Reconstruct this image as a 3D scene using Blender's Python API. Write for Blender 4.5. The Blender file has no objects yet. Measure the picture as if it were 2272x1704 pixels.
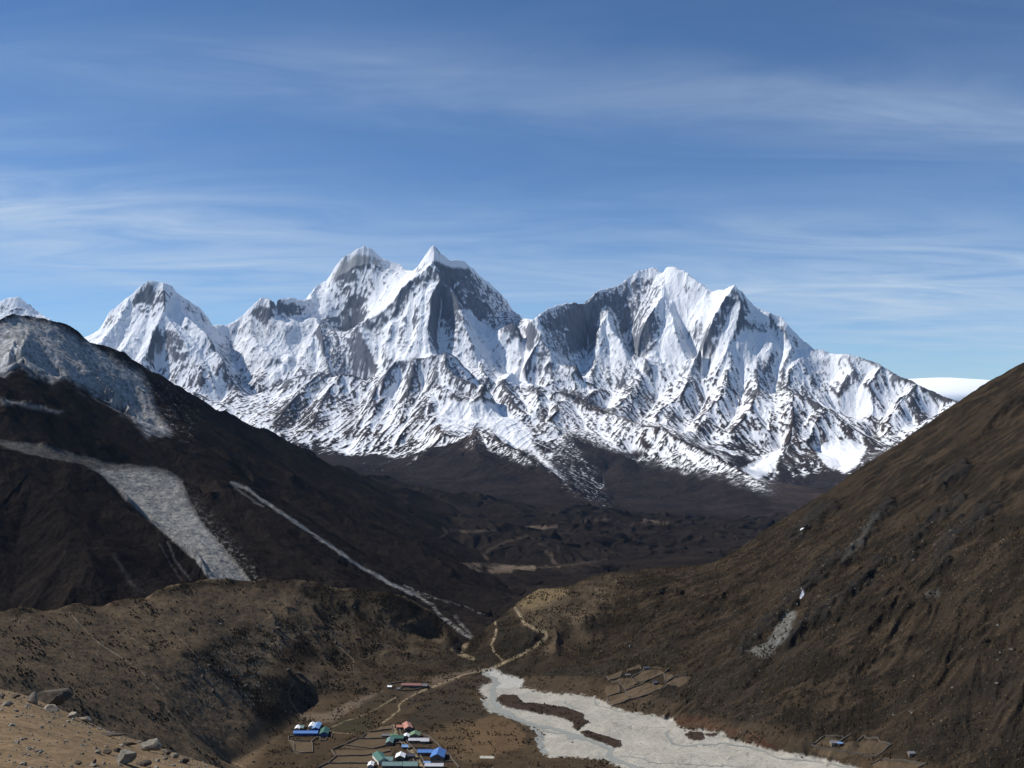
import bpy, math, random, time
import numpy as np
T0 = time.time()
C = bpy.context.scene
# ------------------------------------------------------------------ camera, sky, sun, exposure
F, CX, CY, ZC = 2208.9, 1136.0, 852.0, 300.0      # traced-outline units; eye is 300 m above the village
cam_d = bpy.data.cameras.new('camera'); cam = bpy.data.objects.new('camera', cam_d)
C.collection.objects.link(cam); C.camera = cam
cam.location = (0, 0, ZC); cam.rotation_euler = (math.radians(90), 0, 0)
cam_d.lens = 35; cam_d.sensor_width = 36; cam_d.clip_start = 0.3; cam_d.clip_end = 200000
SUN_EL, SUN_AZ = math.radians(45), math.radians(-74)   # azimuth from view direction (+Y), negative = left
sd = bpy.data.lights.new('sun', 'SUN'); sd.energy = 5.0; sd.angle = math.radians(0.5); sd.color = (1.0, 0.965, 0.91)
sun = bpy.data.objects.new('sun', sd); C.collection.objects.link(sun)
sun.rotation_euler = (math.radians(90) - SUN_EL, 0, -SUN_AZ + math.pi)
C.view_settings.view_transform = 'Standard'; C.view_settings.look = 'None'
C.view_settings.exposure = 0.34; C.view_settings.gamma = 1.0
C.cycles.use_denoising = True
C.cycles.max_bounces = 4; C.cycles.diffuse_bounces = 2; C.cycles.glossy_bounces = 1
C.cycles.volume_bounces = 0; C.cycles.sample_clamp_indirect = 4

class NT:
    def __init__(s, tree): s.t = tree; s.t.nodes.clear()
    def n(s, typ, ins=None, **kw):
        nd = s.t.nodes.new(typ)
        for k, v in kw.items(): setattr(nd, k, v)
        for k, v in (ins or {}).items():
            if isinstance(v, bpy.types.NodeSocket): s.t.links.new(v, nd.inputs[k])
            else: nd.inputs[k].default_value = v
        return nd
    def m(s, op, a, b=0.0, c=None):
        d = {0: a, 1: b}
        if c is not None: d[2] = c
        return s.n('ShaderNodeMath', d, operation=op).outputs[0]
    def ramp(s, fac, stops):
        r = s.n('ShaderNodeValToRGB', {'Fac': fac}); e = r.color_ramp.elements
        while len(e) < len(stops): e.new(0.5)
        for k, (p, c) in enumerate(stops): e[k].position = p; e[k].color = (*c, 1) if len(c) == 3 else c
        return r.outputs['Color']
    def mix(s, f, a, b, bt='MIX'):
        r = s.n('ShaderNodeMix', data_type='RGBA', blend_type=bt)
        for k, v in ((0, f), (6, a), (7, b)):
            if isinstance(v, bpy.types.NodeSocket): s.t.links.new(v, r.inputs[k])
            else: r.inputs[k].default_value = v
        return r.outputs[2]

w = bpy.data.worlds.new('World'); C.world = w; w.use_nodes = True
N = NT(w.node_tree)
sky = N.n('ShaderNodeTexSky'); sky.sky_type = 'NISHITA'; sky.sun_disc = False
sky.sun_elevation = SUN_EL; sky.sun_rotation = SUN_AZ
sky.altitude = 4500; sky.air_density = 1.0; sky.dust_density = 0.6; sky.ozone_density = 1.6
# thin cirrus: noise laid on a high flat layer, found from the direction
tc = N.n('ShaderNodeTexCoord'); sp = N.n('ShaderNodeSeparateXYZ', {0: tc.outputs['Generated']})
zz = N.m('MAXIMUM', sp.outputs[2], 0.0); zz = N.m('ADD', zz, 0.10)
cx = N.m('DIVIDE', sp.outputs[0], zz); cy = N.m('DIVIDE', sp.outputs[1], zz)
cv = N.n('ShaderNodeCombineXYZ', {0: cx, 1: cy, 2: 0.0}).outputs[0]
def cl(rot, scale, nscale, detail, rough, dist, loc=(0, 0, 0)):
    mp = N.n('ShaderNodeMapping', {'Vector': cv, 'Rotation': (0, 0, math.radians(rot)), 'Scale': scale, 'Location': loc})
    return N.n('ShaderNodeTexNoise', {'Vector': mp.outputs[0], 'Scale': nscale, 'Detail': detail, 'Roughness': rough, 'Distortion': dist}).outputs[0]
big = cl(-14, (0.45, 1.0, 1), 0.8, 3, 0.5, 0.4, (2.3, 1.1, 0))
fib = cl(-24, (0.45, 1.2, 1), 1.9, 10, 0.60, 1.4, (5, 3, 0))
fin = cl(8, (0.6, 2.0, 1), 5.0, 6, 0.6, 0.6)
b1 = N.n('ShaderNodeMapRange', {0: big, 1: 0.36, 2: 0.66, 3: 0.25, 4: 1.0}).outputs[0]
f1 = N.n('ShaderNodeMapRange', {0: fib, 1: 0.32, 2: 0.74, 3: 0.12, 4: 1.1}).outputs[0]
f2 = N.n('ShaderNodeMapRange', {0: fin, 1: 0.3, 2: 0.8, 3: 0.85, 4: 1.1}).outputs[0]
yy = N.m('MAXIMUM', sp.outputs[1], 0.05); uu = N.m('DIVIDE', sp.outputs[0], yy); vv = N.m('DIVIDE', sp.outputs[2], yy)
def bank(u0, su, v0, k, sv, amp):
    """ a long soft bank of cirrus in one part of the sky """
    du = N.m('DIVIDE', N.m('SUBTRACT', uu, u0), su); dv = N.m('DIVIDE', N.m('SUBTRACT', vv, N.m('MULTIPLY_ADD', uu, k, v0)), sv)
    return N.m('MULTIPLY', N.m('EXPONENT', N.m('MULTIPLY', N.m('ADD', N.m('MULTIPLY', du, du), N.m('MULTIPLY', dv, dv)), -1.0)), amp)
bk_ = N.m('ADD', N.m('ADD', bank(-0.50, 0.42, 0.10, -0.13, 0.060, 1.05), bank(0.42, 0.42, 0.318, -0.11, 0.030, 0.40)), N.m('ADD', bank(0.45, 0.40, 0.13, -0.08, 0.065, 0.85), bank(-0.10, 0.55, 0.29, -0.08, 0.025, 0.25)))
cm = N.m('MULTIPLY', N.m('ADD', N.m('MULTIPLY', b1, 0.22), bk_), N.m('MULTIPLY_ADD', N.m('MULTIPLY', f1, f2), 0.85, 0.12))
cm = N.m('ADD', N.m('MULTIPLY', cm, 0.72), N.m('MULTIPLY', N.m('EXPONENT', N.m('MULTIPLY', N.m('MAXIMUM', sp.outputs[2], 0.0), -9.0)), 0.38)); cm.node.use_clamp = True
skyc = N.mix(1.0, sky.outputs[0], (0.49, 0.86, 1.15, 1), 'MULTIPLY')
col = N.mix(cm, skyc, (6.0, 7.3, 8.8, 1))
bg = N.n('ShaderNodeBackground', {'Color': col, 'Strength': 0.073})
N.t.links.new(bg.outputs[0], N.n('ShaderNodeOutputWorld').inputs[0])

# ------------------------------------------------------------------ noise in numpy
rng = np.random.default_rng(7)
_a = rng.random((256, 256)).astype(np.float32) * 2 * np.pi
GX, GY = np.cos(_a), np.sin(_a)
RX, RY = rng.random((256, 256)).astype(np.float32), rng.random((256, 256)).astype(np.float32)
def perlin(x, y):
    xf, yf = np.floor(x), np.floor(y); ix, iy = xf.astype(np.int32), yf.astype(np.int32)
    fx, fy = (x - xf).astype(np.float32), (y - yf).astype(np.float32)
    u = fx*fx*fx*(fx*(fx*6-15)+10); v = fy*fy*fy*(fy*(fy*6-15)+10)
    a, b, c, d = ix & 255, iy & 255, (ix+1) & 255, (iy+1) & 255
    g = lambda i, j, dx, dy: GX[i, j]*dx + GY[i, j]*dy
    n0 = g(a, b, fx, fy); n1 = g(c, b, fx-1, fy); n2 = g(a, d, fx, fy-1); n3 = g(c, d, fx-1, fy-1)
    return ((n0*(1-u)+n1*u)*(1-v) + (n2*(1-u)+n3*u)*v) * 1.5
def fbm(x, y, s, octs=4, gain=0.5, seed=0):
    o = 0; a = 1.0; t = 0
    for k in range(octs):
        o = o + a*perlin(x/s + 37.3*k + seed*11.7, y/s + 91.1*k - seed*5.3); t += a; a *= gain; s /= 2.03
    return o/t*1.6
def ridged(x, y, s, octs=4, gain=0.55, seed=0):
    o = 0; a = 1.0; t = 0; wt = 1
    for k in range(octs):
        n = 1 - np.abs(perlin(x/s + 17.3*k + seed*3.7, y/s + 51.1*k + seed*7.3))*1.9; n = np.clip(n, 0, 1)**2*wt
        o = o + a*n; t += a; a *= gain; s /= 2.07; wt = np.clip(n*1.6, 0, 1)
    return o/t
def sstep(a, b, x):
    t = np.clip((x-a)/(b-a), 0, 1); return t*t*(3-2*t)
def lerp(a, b, t): return a + (b-a)*t

# ------------------------------------------------------------------ traced points -> real positions
REG = {'S': (0, 0, 1), 'A': (0, 500, 2.911), 'B': (600, 500, 2.911), 'D': (1200, 560, 2.212), 'L': (0, 950, 2.2),
       'V': (600, 1400, 4.424), 'G': (900, 1150, 2.995), 'R': (1400, 750, 1.7385), 'W': (1080, 1480, 2.698),
       'H': (800, 1590, 9.217), 'K': (640, 1580, 18.43), 'E': (1310, 1460, 9.217), 'Q': (1740, 1600, 5.53), 'U': (840, 1500, 15.8)}
def sc(reg, x, y): r = REG[reg]; return r[0]+x/r[2], r[1]+y/r[2]
def zfloor(d): return -0.02*(d-800)
def floor_d(y):
    v = (y-CY)/F; return (ZC - 16)/(v - 0.02)      # ZC - v d = -0.02 d + 16
DM_A, DM_B = [5400, 6000, 7000, 8500, 10900, 11400, 14000], [5400, 6000, 7100, 9000, 10900, 11200, 12800]
def line(reg, pts, mode='d'):
    """ traced polyline -> rows (u, ln d, z) """
    out = []
    for p in pts:
        x, y = sc(reg, p[0], p[1]); u, v = (x-CX)/F, (y-CY)/F
        if mode == 'd': d = float(np.interp(p[2]*1000.0, DM_A, DM_B)) if p[2] < 100 else p[2]; z = ZC - v*d
        elif mode == 'z': z = p[2]; d = (ZC-z)/v
        else: d = floor_d(y); z = zfloor(d)
        out.append((u, math.log(d), z))
    return out
def xyz(pts): return [(x/y, math.log(y), z) for x, y, z in pts]

class Grid:
    def __init__(s, u0, u1, nu, d0, d1, nd):
        s.u0, s.u1, s.l0, s.l1, s.nu, s.nd = u0, u1, math.log(d0), math.log(d1), nu, nd
        s.u = np.linspace(u0, u1, nu).astype(np.float32)[None, :].repeat(nd, 0)
        s.L = np.linspace(s.l0, s.l1, nd).astype(np.float32)[:, None].repeat(nu, 1)
        s.D = np.exp(s.L); s.X = s.u*s.D; s.Y = s.D
        s.du, s.dl = (u1-u0)/(nu-1), (s.l1-s.l0)/(nd-1)
    def solve(s, lines, smooth=0, levels=7, iters=(400, 260, 160, 110, 80, 50, 24)):
        acc = np.zeros((s.nd, s.nu)); cnt = np.zeros((s.nd, s.nu))
        for ln in lines:
            for (a, b) in zip(ln[:-1], ln[1:]):
                n = int(max(abs(a[0]-b[0])/s.du, abs(a[1]-b[1])/s.dl)*1.5)+2
                t = np.linspace(0, 1, n)
                uu = a[0]+(b[0]-a[0])*t; ll = a[1]+(b[1]-a[1])*t; z = a[2]+(b[2]-a[2])*t
                i = np.rint((ll-s.l0)/s.dl).astype(int); j = np.rint((uu-s.u0)/s.du).astype(int)
                ok = (i >= 0) & (i < s.nd) & (j >= 0) & (j < s.nu)
                np.add.at(acc, (i[ok], j[ok]), z[ok]); np.add.at(cnt, (i[ok], j[ok]), 1)
        pyr = [(acc, cnt)]
        for k in range(levels-1):
            a, c = pyr[-1]; h, w_ = a.shape; a = np.pad(a, ((0, h % 2), (0, w_ % 2))); c = np.pad(c, ((0, h % 2), (0, w_ % 2)))
            f = lambda q: q[0::2, 0::2]+q[1::2, 0::2]+q[0::2, 1::2]+q[1::2, 1::2]
            pyr.append((f(a), f(c)))
        z = None; r = (s.du/s.dl)**2; wy, wx = r/(2*(1+r)), 1/(2*(1+r))
        for k in range(levels-1, -1, -1):
            a, c = pyr[k]; m = c > 0; val = (a/np.maximum(c, 1)).astype(np.float32)
            if z is None: z = np.full(a.shape, a.sum()/c.sum(), np.float32)
            else: z = z.repeat(2, 0).repeat(2, 1)[:a.shape[0], :a.shape[1]].copy()
            z[m] = val[m]
            for it in range(iters[levels-1-k]):
                p = np.pad(z, 1, mode='edge')
                zn = (p[2:, 1:-1]+p[:-2, 1:-1])*np.float32(wy) + (p[1:-1, 2:]+p[1:-1, :-2])*np.float32(wx)
                zn[m] = val[m]; z = zn
        for it in range(smooth):
            p = np.pad(z, 1, mode='edge'); z = z*0.5 + 0.125*(p[2:, 1:-1]+p[:-2, 1:-1]+p[1:-1, 2:]+p[1:-1, :-2])
        return z
    def grad(s, z):
        zl, zu = np.gradient(z); zl /= s.dl; zu /= s.du
        return zu/s.D, (zl - s.u*zu)/s.D
    def img(s, z): return CX + s.u*F, CY + (ZC-z)/s.D*F
    def at(s, z, X, Y):
        i = np.clip((np.log(Y)-s.l0)/s.dl, 0, s.nd-1.001); j = np.clip((X/Y-s.u0)/s.du, 0, s.nu-1.001)
        a, b = np.floor(i).astype(int), np.floor(j).astype(int); p, q = i-a, j-b
        return (z[a, b]*(1-q)+z[a, b+1]*q)*(1-p) + (z[a+1, b]*(1-q)+z[a+1, b+1]*q)*p

def dist_to(g, lines, cap, half=2):
    """ metres to the nearest of these lines (jump flooding on every `half`-th cell) """
    nd, nu = (g.nd+half-1)//half, (g.nu+half-1)//half
    X, Y = g.X[::half, ::half], g.Y[::half, ::half]; sx = np.full((nd, nu), 1e9, np.float32); sy = sx.copy()
    for ln in lines:
        for a, b in zip(ln[:-1], ln[1:]):
            n = int(max(abs(a[0]-b[0])/g.du, abs(a[1]-b[1])/g.dl)/half*1.5)+2; t = np.linspace(0, 1, n)
            uu = a[0]+(b[0]-a[0])*t; ll = a[1]+(b[1]-a[1])*t
            i = np.rint((ll-g.l0)/g.dl/half).astype(int); j = np.rint((uu-g.u0)/g.du/half).astype(int)
            ok = (i >= 0) & (i < nd) & (j >= 0) & (j < nu); sy[i[ok], j[ok]] = np.exp(ll[ok]); sx[i[ok], j[ok]] = (uu*np.exp(ll))[ok]
    D = (X-sx)**2+(Y-sy)**2; k = 64
    while k >= 1:
        for di in (-k, 0, k):
            for dj in (-k, 0, k):
                if di == 0 and dj == 0: continue
                a0, a1, b0, b1 = max(0, di), nd+min(0, di), max(0, dj), nu+min(0, dj); c0, c1, e0, e1 = max(0, -di), nd+min(0, -di), max(0, -dj), nu+min(0, -dj)
                nx, ny = sx[c0:c1, e0:e1], sy[c0:c1, e0:e1]; d = (X[a0:a1, b0:b1]-nx)**2+(Y[a0:a1, b0:b1]-ny)**2
                m = d < D[a0:a1, b0:b1]; D[a0:a1, b0:b1][m] = d[m]; sx[a0:a1, b0:b1][m] = nx[m].copy(); sy[a0:a1, b0:b1][m] = ny[m].copy()
        k //= 2
    D = np.minimum(np.sqrt(D), cap)
    # back to the full grid, bilinear
    D = np.repeat(np.repeat(D, half, 0), half, 1)[:g.nd, :g.nu] if half == 1 else _up(D, half, g.nd, g.nu)
    return D.astype(np.float32)
def _up(D, h, nd, nu):
    i = np.minimum(np.arange(nd)/h, D.shape[0]-1.001); j = np.minimum(np.arange(nu)/h, D.shape[1]-1.001)
    a, b = i.astype(int), j.astype(int); p, q = (i-a)[:, None], (j-b)[None, :]
    R = D[a]*(1-p)+D[a+1]*p; return R[:, b]*(1-q)+R[:, b+1]*q
def blur(z, n):
    for it in range(n):
        p = np.pad(z, 1, mode='edge'); z = z*0.5 + 0.125*(p[2:, 1:-1]+p[:-2, 1:-1]+p[1:-1, 2:]+p[1:-1, :-2])
    return z
def erode(g, z, cell, octs, strength, gain=0.52, pre=6, fade=0.5):
    """ branching downhill gullies: cosine ribs laid across the slope, octave by octave """
    gx, gy = g.grad(blur(z, pre)); gx = gx.astype(np.float32); gy = gy.astype(np.float32)
    add = np.zeros_like(z); a = strength
    for k in range(octs):
        m = np.sqrt(gx*gx+gy*gy)+1e-5; sx, sy = -gy/m, gx/m
        am = np.clip(m/fade, 0, 1)
        px, py = g.X/cell + 3.1*k, g.Y/cell + 7.7*k
        ix, iy = np.floor(px), np.floor(py); W = np.float32(1e-6); Sc = 0; Ss = 0
        for dx in (-1, 0, 1):
            for dy in (-1, 0, 1):
                jx, jy = ix+dx, iy+dy; ci, cj = jx.astype(np.int32) & 255, jy.astype(np.int32) & 255
                vx = px-jx-RX[ci, cj]; vy = py-jy-RY[ci, cj]
                wt = np.exp(-(vx*vx+vy*vy)*2.2); ph = (vx*sx+vy*sy)*np.float32(6.283*0.95)
                W = W+wt; Sc = Sc + wt*np.cos(ph); Ss = Ss + wt*np.sin(ph)
        h = Sc/W; dh = -Ss/W*6.0
        add += a*cell*am*h
        gx = gx + a*am*dh*sx; gy = gy + a*am*dh*sy
        cell /= 2.05; a *= gain*2.05*0.55 if False else gain*1.6
    return z + add

def mk_mat(name, rough=0.95, fine=0.6, amp=0.35, bump=0.0, spec=0.1, streak=None):
    m = bpy.data.materials.new(name); m.use_nodes = True; n = NT(m.node_tree)
    at = n.n('ShaderNodeAttribute', attribute_name='tint'); geo = n.n('ShaderNodeNewGeometry')
    n1 = n.n('ShaderNodeTexNoise', {'Vector': geo.outputs['Position'], 'Scale': 1.0/fine, 'Detail': 5.0, 'Roughness': 0.7}).outputs[0]
    f = n.n('ShaderNodeMapRange', {0: n1, 1: 0.25, 2: 0.75, 3: 1-amp, 4: 1+amp}).outputs[0]
    c = n.n('ShaderNodeVectorMath', {0: at.outputs['Color'], 1: f}, operation='MULTIPLY').outputs[0]
    b = n.n('ShaderNodeBsdfPrincipled', {'Base Color': c, 'Roughness': rough, 'Specular IOR Level': spec}) if spec > 0 else n.n('ShaderNodeBsdfDiffuse', {'Color': c, 'Roughness': 0.3})
    if bump:
        bp = n.n('ShaderNodeBump', {'Height': n1, 'Distance': bump, 'Strength': 0.8}); n.t.links.new(bp.outputs[0], b.inputs['Normal'])
    n.t.links.new(b.outputs[0], n.n('ShaderNodeOutputMaterial').inputs[0])
    return m

def emit(g, z, rgb, classes, names, mat, smooth=False):
    """ one mesh per landform class; classes = int per vertex """
    co = np.stack([g.X, g.Y, z], -1).reshape(-1, 3).astype(np.float32)
    idx = np.arange(g.nd*g.nu).reshape(g.nd, g.nu)
    q = np.stack([idx[:-1, :-1], idx[:-1, 1:], idx[1:, 1:], idx[1:, :-1]], -1).reshape(-1, 4)
    fc = classes[:-1, :-1].reshape(-1); rg = np.concatenate([rgb, np.ones(rgb.shape[:2]+(1,), np.float32)], -1).reshape(-1, 4)
    res = []
    for k, (nm, label) in enumerate(names):
        qq = q[fc == k]
        if not len(qq): continue
        used, inv = np.unique(qq, return_inverse=True); qq = inv.reshape(-1, 4)
        me = bpy.data.meshes.new(nm); nf = len(qq)
        me.vertices.add(len(used)); me.vertices.foreach_set('co', co[used].ravel())
        me.loops.add(nf*4); me.loops.foreach_set('vertex_index', qq.ravel().astype(np.int32))
        me.polygons.add(nf); me.polygons.foreach_set('loop_start', np.arange(0, nf*4, 4, dtype=np.int32))
        me.polygons.foreach_set('use_smooth', np.full(nf, smooth))
        me.update(calc_edges=True)
        ca = me.color_attributes.new('tint', 'FLOAT_COLOR', 'POINT'); ca.data.foreach_set('color', rg[used].astype(np.float32).ravel())
        me.materials.append(mat)
        o = bpy.data.objects.new(nm, me); C.collection.objects.link(o); o['kind'] = 'structure'; o['label'] = label
        res.append(o)
    return res

def segd(px, py, pts, closed=False):
    """ distance to a polyline, and inside test when closed """
    d2 = np.full(px.shape, 1e12, np.float32); ins = np.zeros(px.shape, bool); n = len(pts)
    for k in range(n if closed else n-1):
        (ax, ay), (bx, by) = pts[k], pts[(k+1) % n]
        ex, ey = bx-ax, by-ay; L = ex*ex+ey*ey+1e-9
        t = np.clip(((px-ax)*ex+(py-ay)*ey)/L, 0, 1)
        d2 = np.minimum(d2, (px-ax-t*ex)**2+(py-ay-t*ey)**2)
        if closed: ins ^= ((ay > py) != (by > py)) & (px < ex*(py-ay)/(ey if abs(ey) > 1e-9 else 1e-9)+ax)
    return np.sqrt(d2), ins
def poly(ix, iy, reg, pts, soft, jx=0, jy=0, pad=60):
    """ soft mask 0..1 of a traced outline, edge blurred over `soft` trace units """
    P = [sc(reg, *p[:2]) for p in pts]; xs = [p[0] for p in P]; ys = [p[1] for p in P]
    out = np.zeros(ix.shape, np.float32)
    b = (ix > min(xs)-pad) & (ix < max(xs)+pad) & (iy > min(ys)-pad) & (iy < max(ys)+pad)
    if not b.any(): return out
    jx_ = jx[b] if isinstance(jx, np.ndarray) else jx; jy_ = jy[b] if isinstance(jy, np.ndarray) else jy
    d, ins = segd(ix[b]+jx_, iy[b]+jy_, P, True); d = np.where(ins, d, -d)
    out[b] = sstep(-soft, soft, d); return out
def stroke(ix, iy, reg, pts, wd, jx=0, jy=0, pad=40):
    P = [sc(reg, *p[:2]) for p in pts]; xs = [p[0] for p in P]; ys = [p[1] for p in P]
    out = np.zeros(ix.shape, np.float32)
    b = (ix > min(xs)-pad) & (ix < max(xs)+pad) & (iy > min(ys)-pad) & (iy < max(ys)+pad)
    if not b.any(): return out
    jx_ = jx[b] if isinstance(jx, np.ndarray) else jx; jy_ = jy[b] if isinstance(jy, np.ndarray) else jy
    d, _ = segd(ix[b]+jx_, iy[b]+jy_, P); out[b] = sstep(wd*1.3, wd*0.4, d); return out
def mixc(c, col, m): return c + (np.array(col, np.float32)-c)*m[..., None]
# ================================================================== FAR SNOW RANGE (5.5 - 17 km)
def build_far():
    g = Grid(-0.60, 0.60, 1280, 5400, 14400, 1350)
    Ls = []
    Rg, Gl = [], []
    r = lambda reg, *p: (Ls.append(line(reg, p)), Rg.append(Ls[-1])); v = lambda reg, *p: (Ls.append(line(reg, p)), Gl.append(Ls[-1]))
    # main crest
    crest = line('A', [(-300, 700, 12.5), (-100, 560, 12.5), (0, 485, 12.5), (55, 460, 12.5), (120, 455, 12.5), (160, 490, 12.5), (230, 550, 12.5), (350, 620, 12.4), (430, 700, 12.3), (500, 760, 12.2), (560, 715, 12), (635, 680, 12), (655, 650, 12), (700, 570, 12), (760, 520, 12), (820, 460, 12), (880, 415, 12), (965, 355, 12), (1050, 362, 12.0), (1100, 390, 12.05), (1150, 440, 12.1), (1220, 490, 12.3), (1290, 530, 12.4), (1340, 590, 12.5), (1365, 640, 12.6), (1400, 640, 12.7), (1480, 640, 12.8), (1560, 585, 13), (1690, 455, 13), (1720, 455, 13), (1750, 475, 12.9), (1860, 465, 13.05), (1950, 480, 13.2), (2000, 465, 13.5)])
    crest += line('B', [(310, 375, 14), (360, 360, 14), (420, 260, 14), (470, 200, 14), (520, 170, 14), (560, 135, 14), (605, 120, 14), (650, 145, 14), (700, 190, 14), (780, 235, 14), (830, 250, 14), (870, 280, 13.9), (940, 290, 13.6), (960, 250, 13.4), (1000, 190, 13.2), (1040, 130, 13.1), (1060, 120, 13.1), (1085, 150, 13.1), (1110, 190, 13.15), (1150, 210, 13.2), (1200, 205, 13.3), (1250, 235, 13.5), (1320, 290, 13.7), (1360, 330, 13.85), (1440, 395, 14.0), (1490, 435, 14.1), (1510, 465, 14.1), (1545, 500, 14.1), (1560, 540, 14.0), (1600, 580, 13.8), (1640, 598, 13.3), (1670, 602, 12.7), (1690, 598, 12.3), (1730, 580, 12.35), (1800, 530, 12.55), (1900, 500, 12.8), (1990, 490, 13.0), (2050, 470, 13.15)])
    crest += line('D', [(300, 175, 13.35), (370, 160, 13.5), (430, 120, 13.65), (480, 85, 13.75), (550, 62, 13.8), (600, 95, 13.7), (625, 60, 13.6), (700, 80, 13.4), (760, 125, 13.2), (840, 185, 13.0), (900, 180, 12.8), (950, 155, 12.6), (1000, 200, 12.6), (1065, 275, 12.6), (1120, 268, 12.5), (1180, 300, 12.5), (1210, 340, 12.4), (1260, 400, 12.4), (1340, 470, 12.3), (1420, 495, 12.2), (1500, 500, 12.0), (1580, 520, 11.9), (1680, 555, 11.7), (1750, 600, 11.5), (1850, 640, 11.2), (1950, 690, 11), (2050, 730, 10.8), (2200, 800, 10.5), (2500, 930, 10.2)])
    Ls.append(crest); Rg.append(crest)
    # Kangtega-like twin: far face, its ledge and the dark wall under it
    v('B', (305, 560, 12.8), (340, 580, 12.95), (430, 585, 13.2), (560, 640, 13.2))
    v('B', (290, 470, 13.4), (305, 560, 12.8), (330, 640, 12.5), (340, 760, 12.15), (400, 950, 11.7))
    v('B', (440, 960, 11.75), (560, 985, 11.85), (660, 1010, 11.85))
    r('B', (1060, 120, 13.1), (1060, 240, 12.9), (1000, 280, 12.85), (940, 320, 12.8), (860, 390, 12.7), (800, 480, 12.6), (720, 550, 12.55), (620, 600, 12.5), (560, 640, 12.45), (600, 740, 12.2), (650, 830, 12.0), (680, 900, 11.8), (670, 1000, 11.6))
    r('B', (1060, 240, 12.9), (1105, 320, 12.7), (1045, 420, 12.45), (1030, 540, 12.2), (1020, 640, 12.0), (1025, 740, 11.8), (1040, 820, 11.6))
    r('B', (1105, 320, 12.7), (1180, 430, 12.6), (1230, 530, 12.4), (1250, 640, 12.15), (1300, 760, 11.9), (1350, 870, 11.7), (1340, 950, 11.5))
    v('B', (1115, 430, 12.75), (1090, 560, 12.55), (1080, 650, 12.3), (1090, 760, 12.0), (1100, 810, 11.8))
    r('B', (920, 440, 12.62), (880, 600, 12.3), (860, 760, 11.9), (840, 840, 11.7))
    r('B', (780, 640, 12.25), (740, 760, 12.05), (750, 850, 11.8))
    r('B', (940, 480, 12.5), (960, 620, 12.1), (940, 740, 11.85), (900, 800, 11.7))
    v('B', (1160, 330, 13.0), (1260, 500, 12.85), (1380, 640, 12.5), (1400, 700, 12.35), (1430, 760, 12.2), (1500, 850, 11.9), (1560, 950, 11.7), (1700, 1030, 11.4))
    v('B', (1200, 300, 13.1), (1280, 400, 13.05), (1330, 500, 13.05), (1430, 600, 13.0), (1450, 670, 12.9))
    r('B', (1450, 690, 12.6), (1520, 650, 12.5), (1580, 625, 12.45), (1610, 640, 12.45), (1610, 720, 12.3), (1600, 840, 12.0), (1590, 900, 11.85))
    r('B', (1690, 598, 12.3), (1710, 640, 12.2), (1750, 700, 12.05), (1740, 740, 11.95), (1820, 790, 11.8), (1870, 850, 11.7), (1930, 890, 11.6), (1980, 900, 11.55), (2030, 1000, 11.45), (2120, 1050, 11.4))
    r('B', (1740, 740, 11.95), (1690, 800, 11.8), (1640, 870, 11.65), (1650, 980, 11.45))
    v('B', (1640, 660, 12.7), (1645, 760, 12.2), (1620, 900, 11.7))
    r('B', (285, 695, 12.6), (250, 770, 12.3), (230, 850, 12.1), (200, 920, 11.8))
    r('B', (285, 695, 12.6), (330, 790, 12.3), (390, 840, 12.1), (400, 950, 11.8))
    # left pyramid
    r('A', (1050, 362, 12), (1060, 450, 11.8), (1060, 560, 11.6), (1010, 620, 11.4), (970, 740, 11.1), (930, 880, 10.8), (900, 960, 10.6))
    r('A', (1060, 560, 11.6), (1100, 620, 11.5), (1200, 740, 11.2), (1250, 850, 11.0), (1300, 960, 10.7))
    r('A', (1150, 440, 12.1), (1180, 560, 11.8), (1280, 660, 11.5), (1400, 760, 11.2), (1450, 900, 10.9))
    v('A', (1000, 760, 11.3), (1010, 900, 11.0), (1050, 970, 10.7))
    r('A', (820, 460, 12), (780, 600, 11.6), (700, 700, 11.3), (650, 760, 11.1))
    r('A', (900, 560, 11.75), (850, 700, 11.35), (800, 800, 11.0))
    r('A', (1560, 585, 13), (1620, 700, 12.5), (1700, 800, 12.1), (1830, 880, 11.8))
    r('A', (1770, 520, 13.1), (1800, 620, 12.7), (1850, 640, 12.65), (1980, 640, 12.8))
    r('A', (1860, 850, 12.0), (1800, 900, 11.8), (1730, 970, 11.5), (1690, 1020, 11.3))
    v('A', (1400, 1000, 11.2), (1550, 930, 11.4), (1650, 1030, 11.1), (1900, 960, 11.3))
    v('A', (1480, 700, 12.5), (1520, 800, 12.1), (1560, 860, 11.8))
    v('A', (1100, 1000, 10.4), (1250, 1060, 10.2), (1450, 1160, 9.9), (1700, 1300, 9.3), (2000, 1450, 8.8))
    v('A', (1110, 935, 10.7), (1190, 960, 10.65), (1300, 1000, 10.6), (1400, 1050, 10.5), (1460, 1000, 10.7))
    # Thamserku-like massif
    v('D', (30, 480, 11.6), (130, 530, 11.75), (200, 540, 12.2), (225, 470, 12.6))
    r('D', (325, 295, 13.0), (280, 390, 12.6), (265, 500, 12.3), (240, 600, 11.9))
    r('D', (325, 295, 13.0), (340, 370, 12.7), (400, 440, 12.45), (420, 520, 12.15), (470, 610, 11.8))
    v('D', (230, 380, 13.05), (225, 460, 12.8)); v('D', (410, 340, 13.1), (440, 450, 12.7), (490, 560, 12.2))
    r('D', (590, 100, 13.7), (600, 205, 13.1), (550, 290, 12.7), (490, 380, 12.5), (470, 460, 12.3), (520, 520, 12.0))
    r('D', (600, 205, 13.1), (640, 290, 12.8), (660, 380, 12.45), (700, 480, 12.2), (720, 560, 11.9))
    v('D', (640, 180, 13.1), (690, 300, 12.8), (720, 400, 12.5), (790, 520, 12.1), (800, 600, 11.9))
    r('D', (840, 185, 13.0), (800, 280, 12.75), (770, 330, 12.65))
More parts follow.
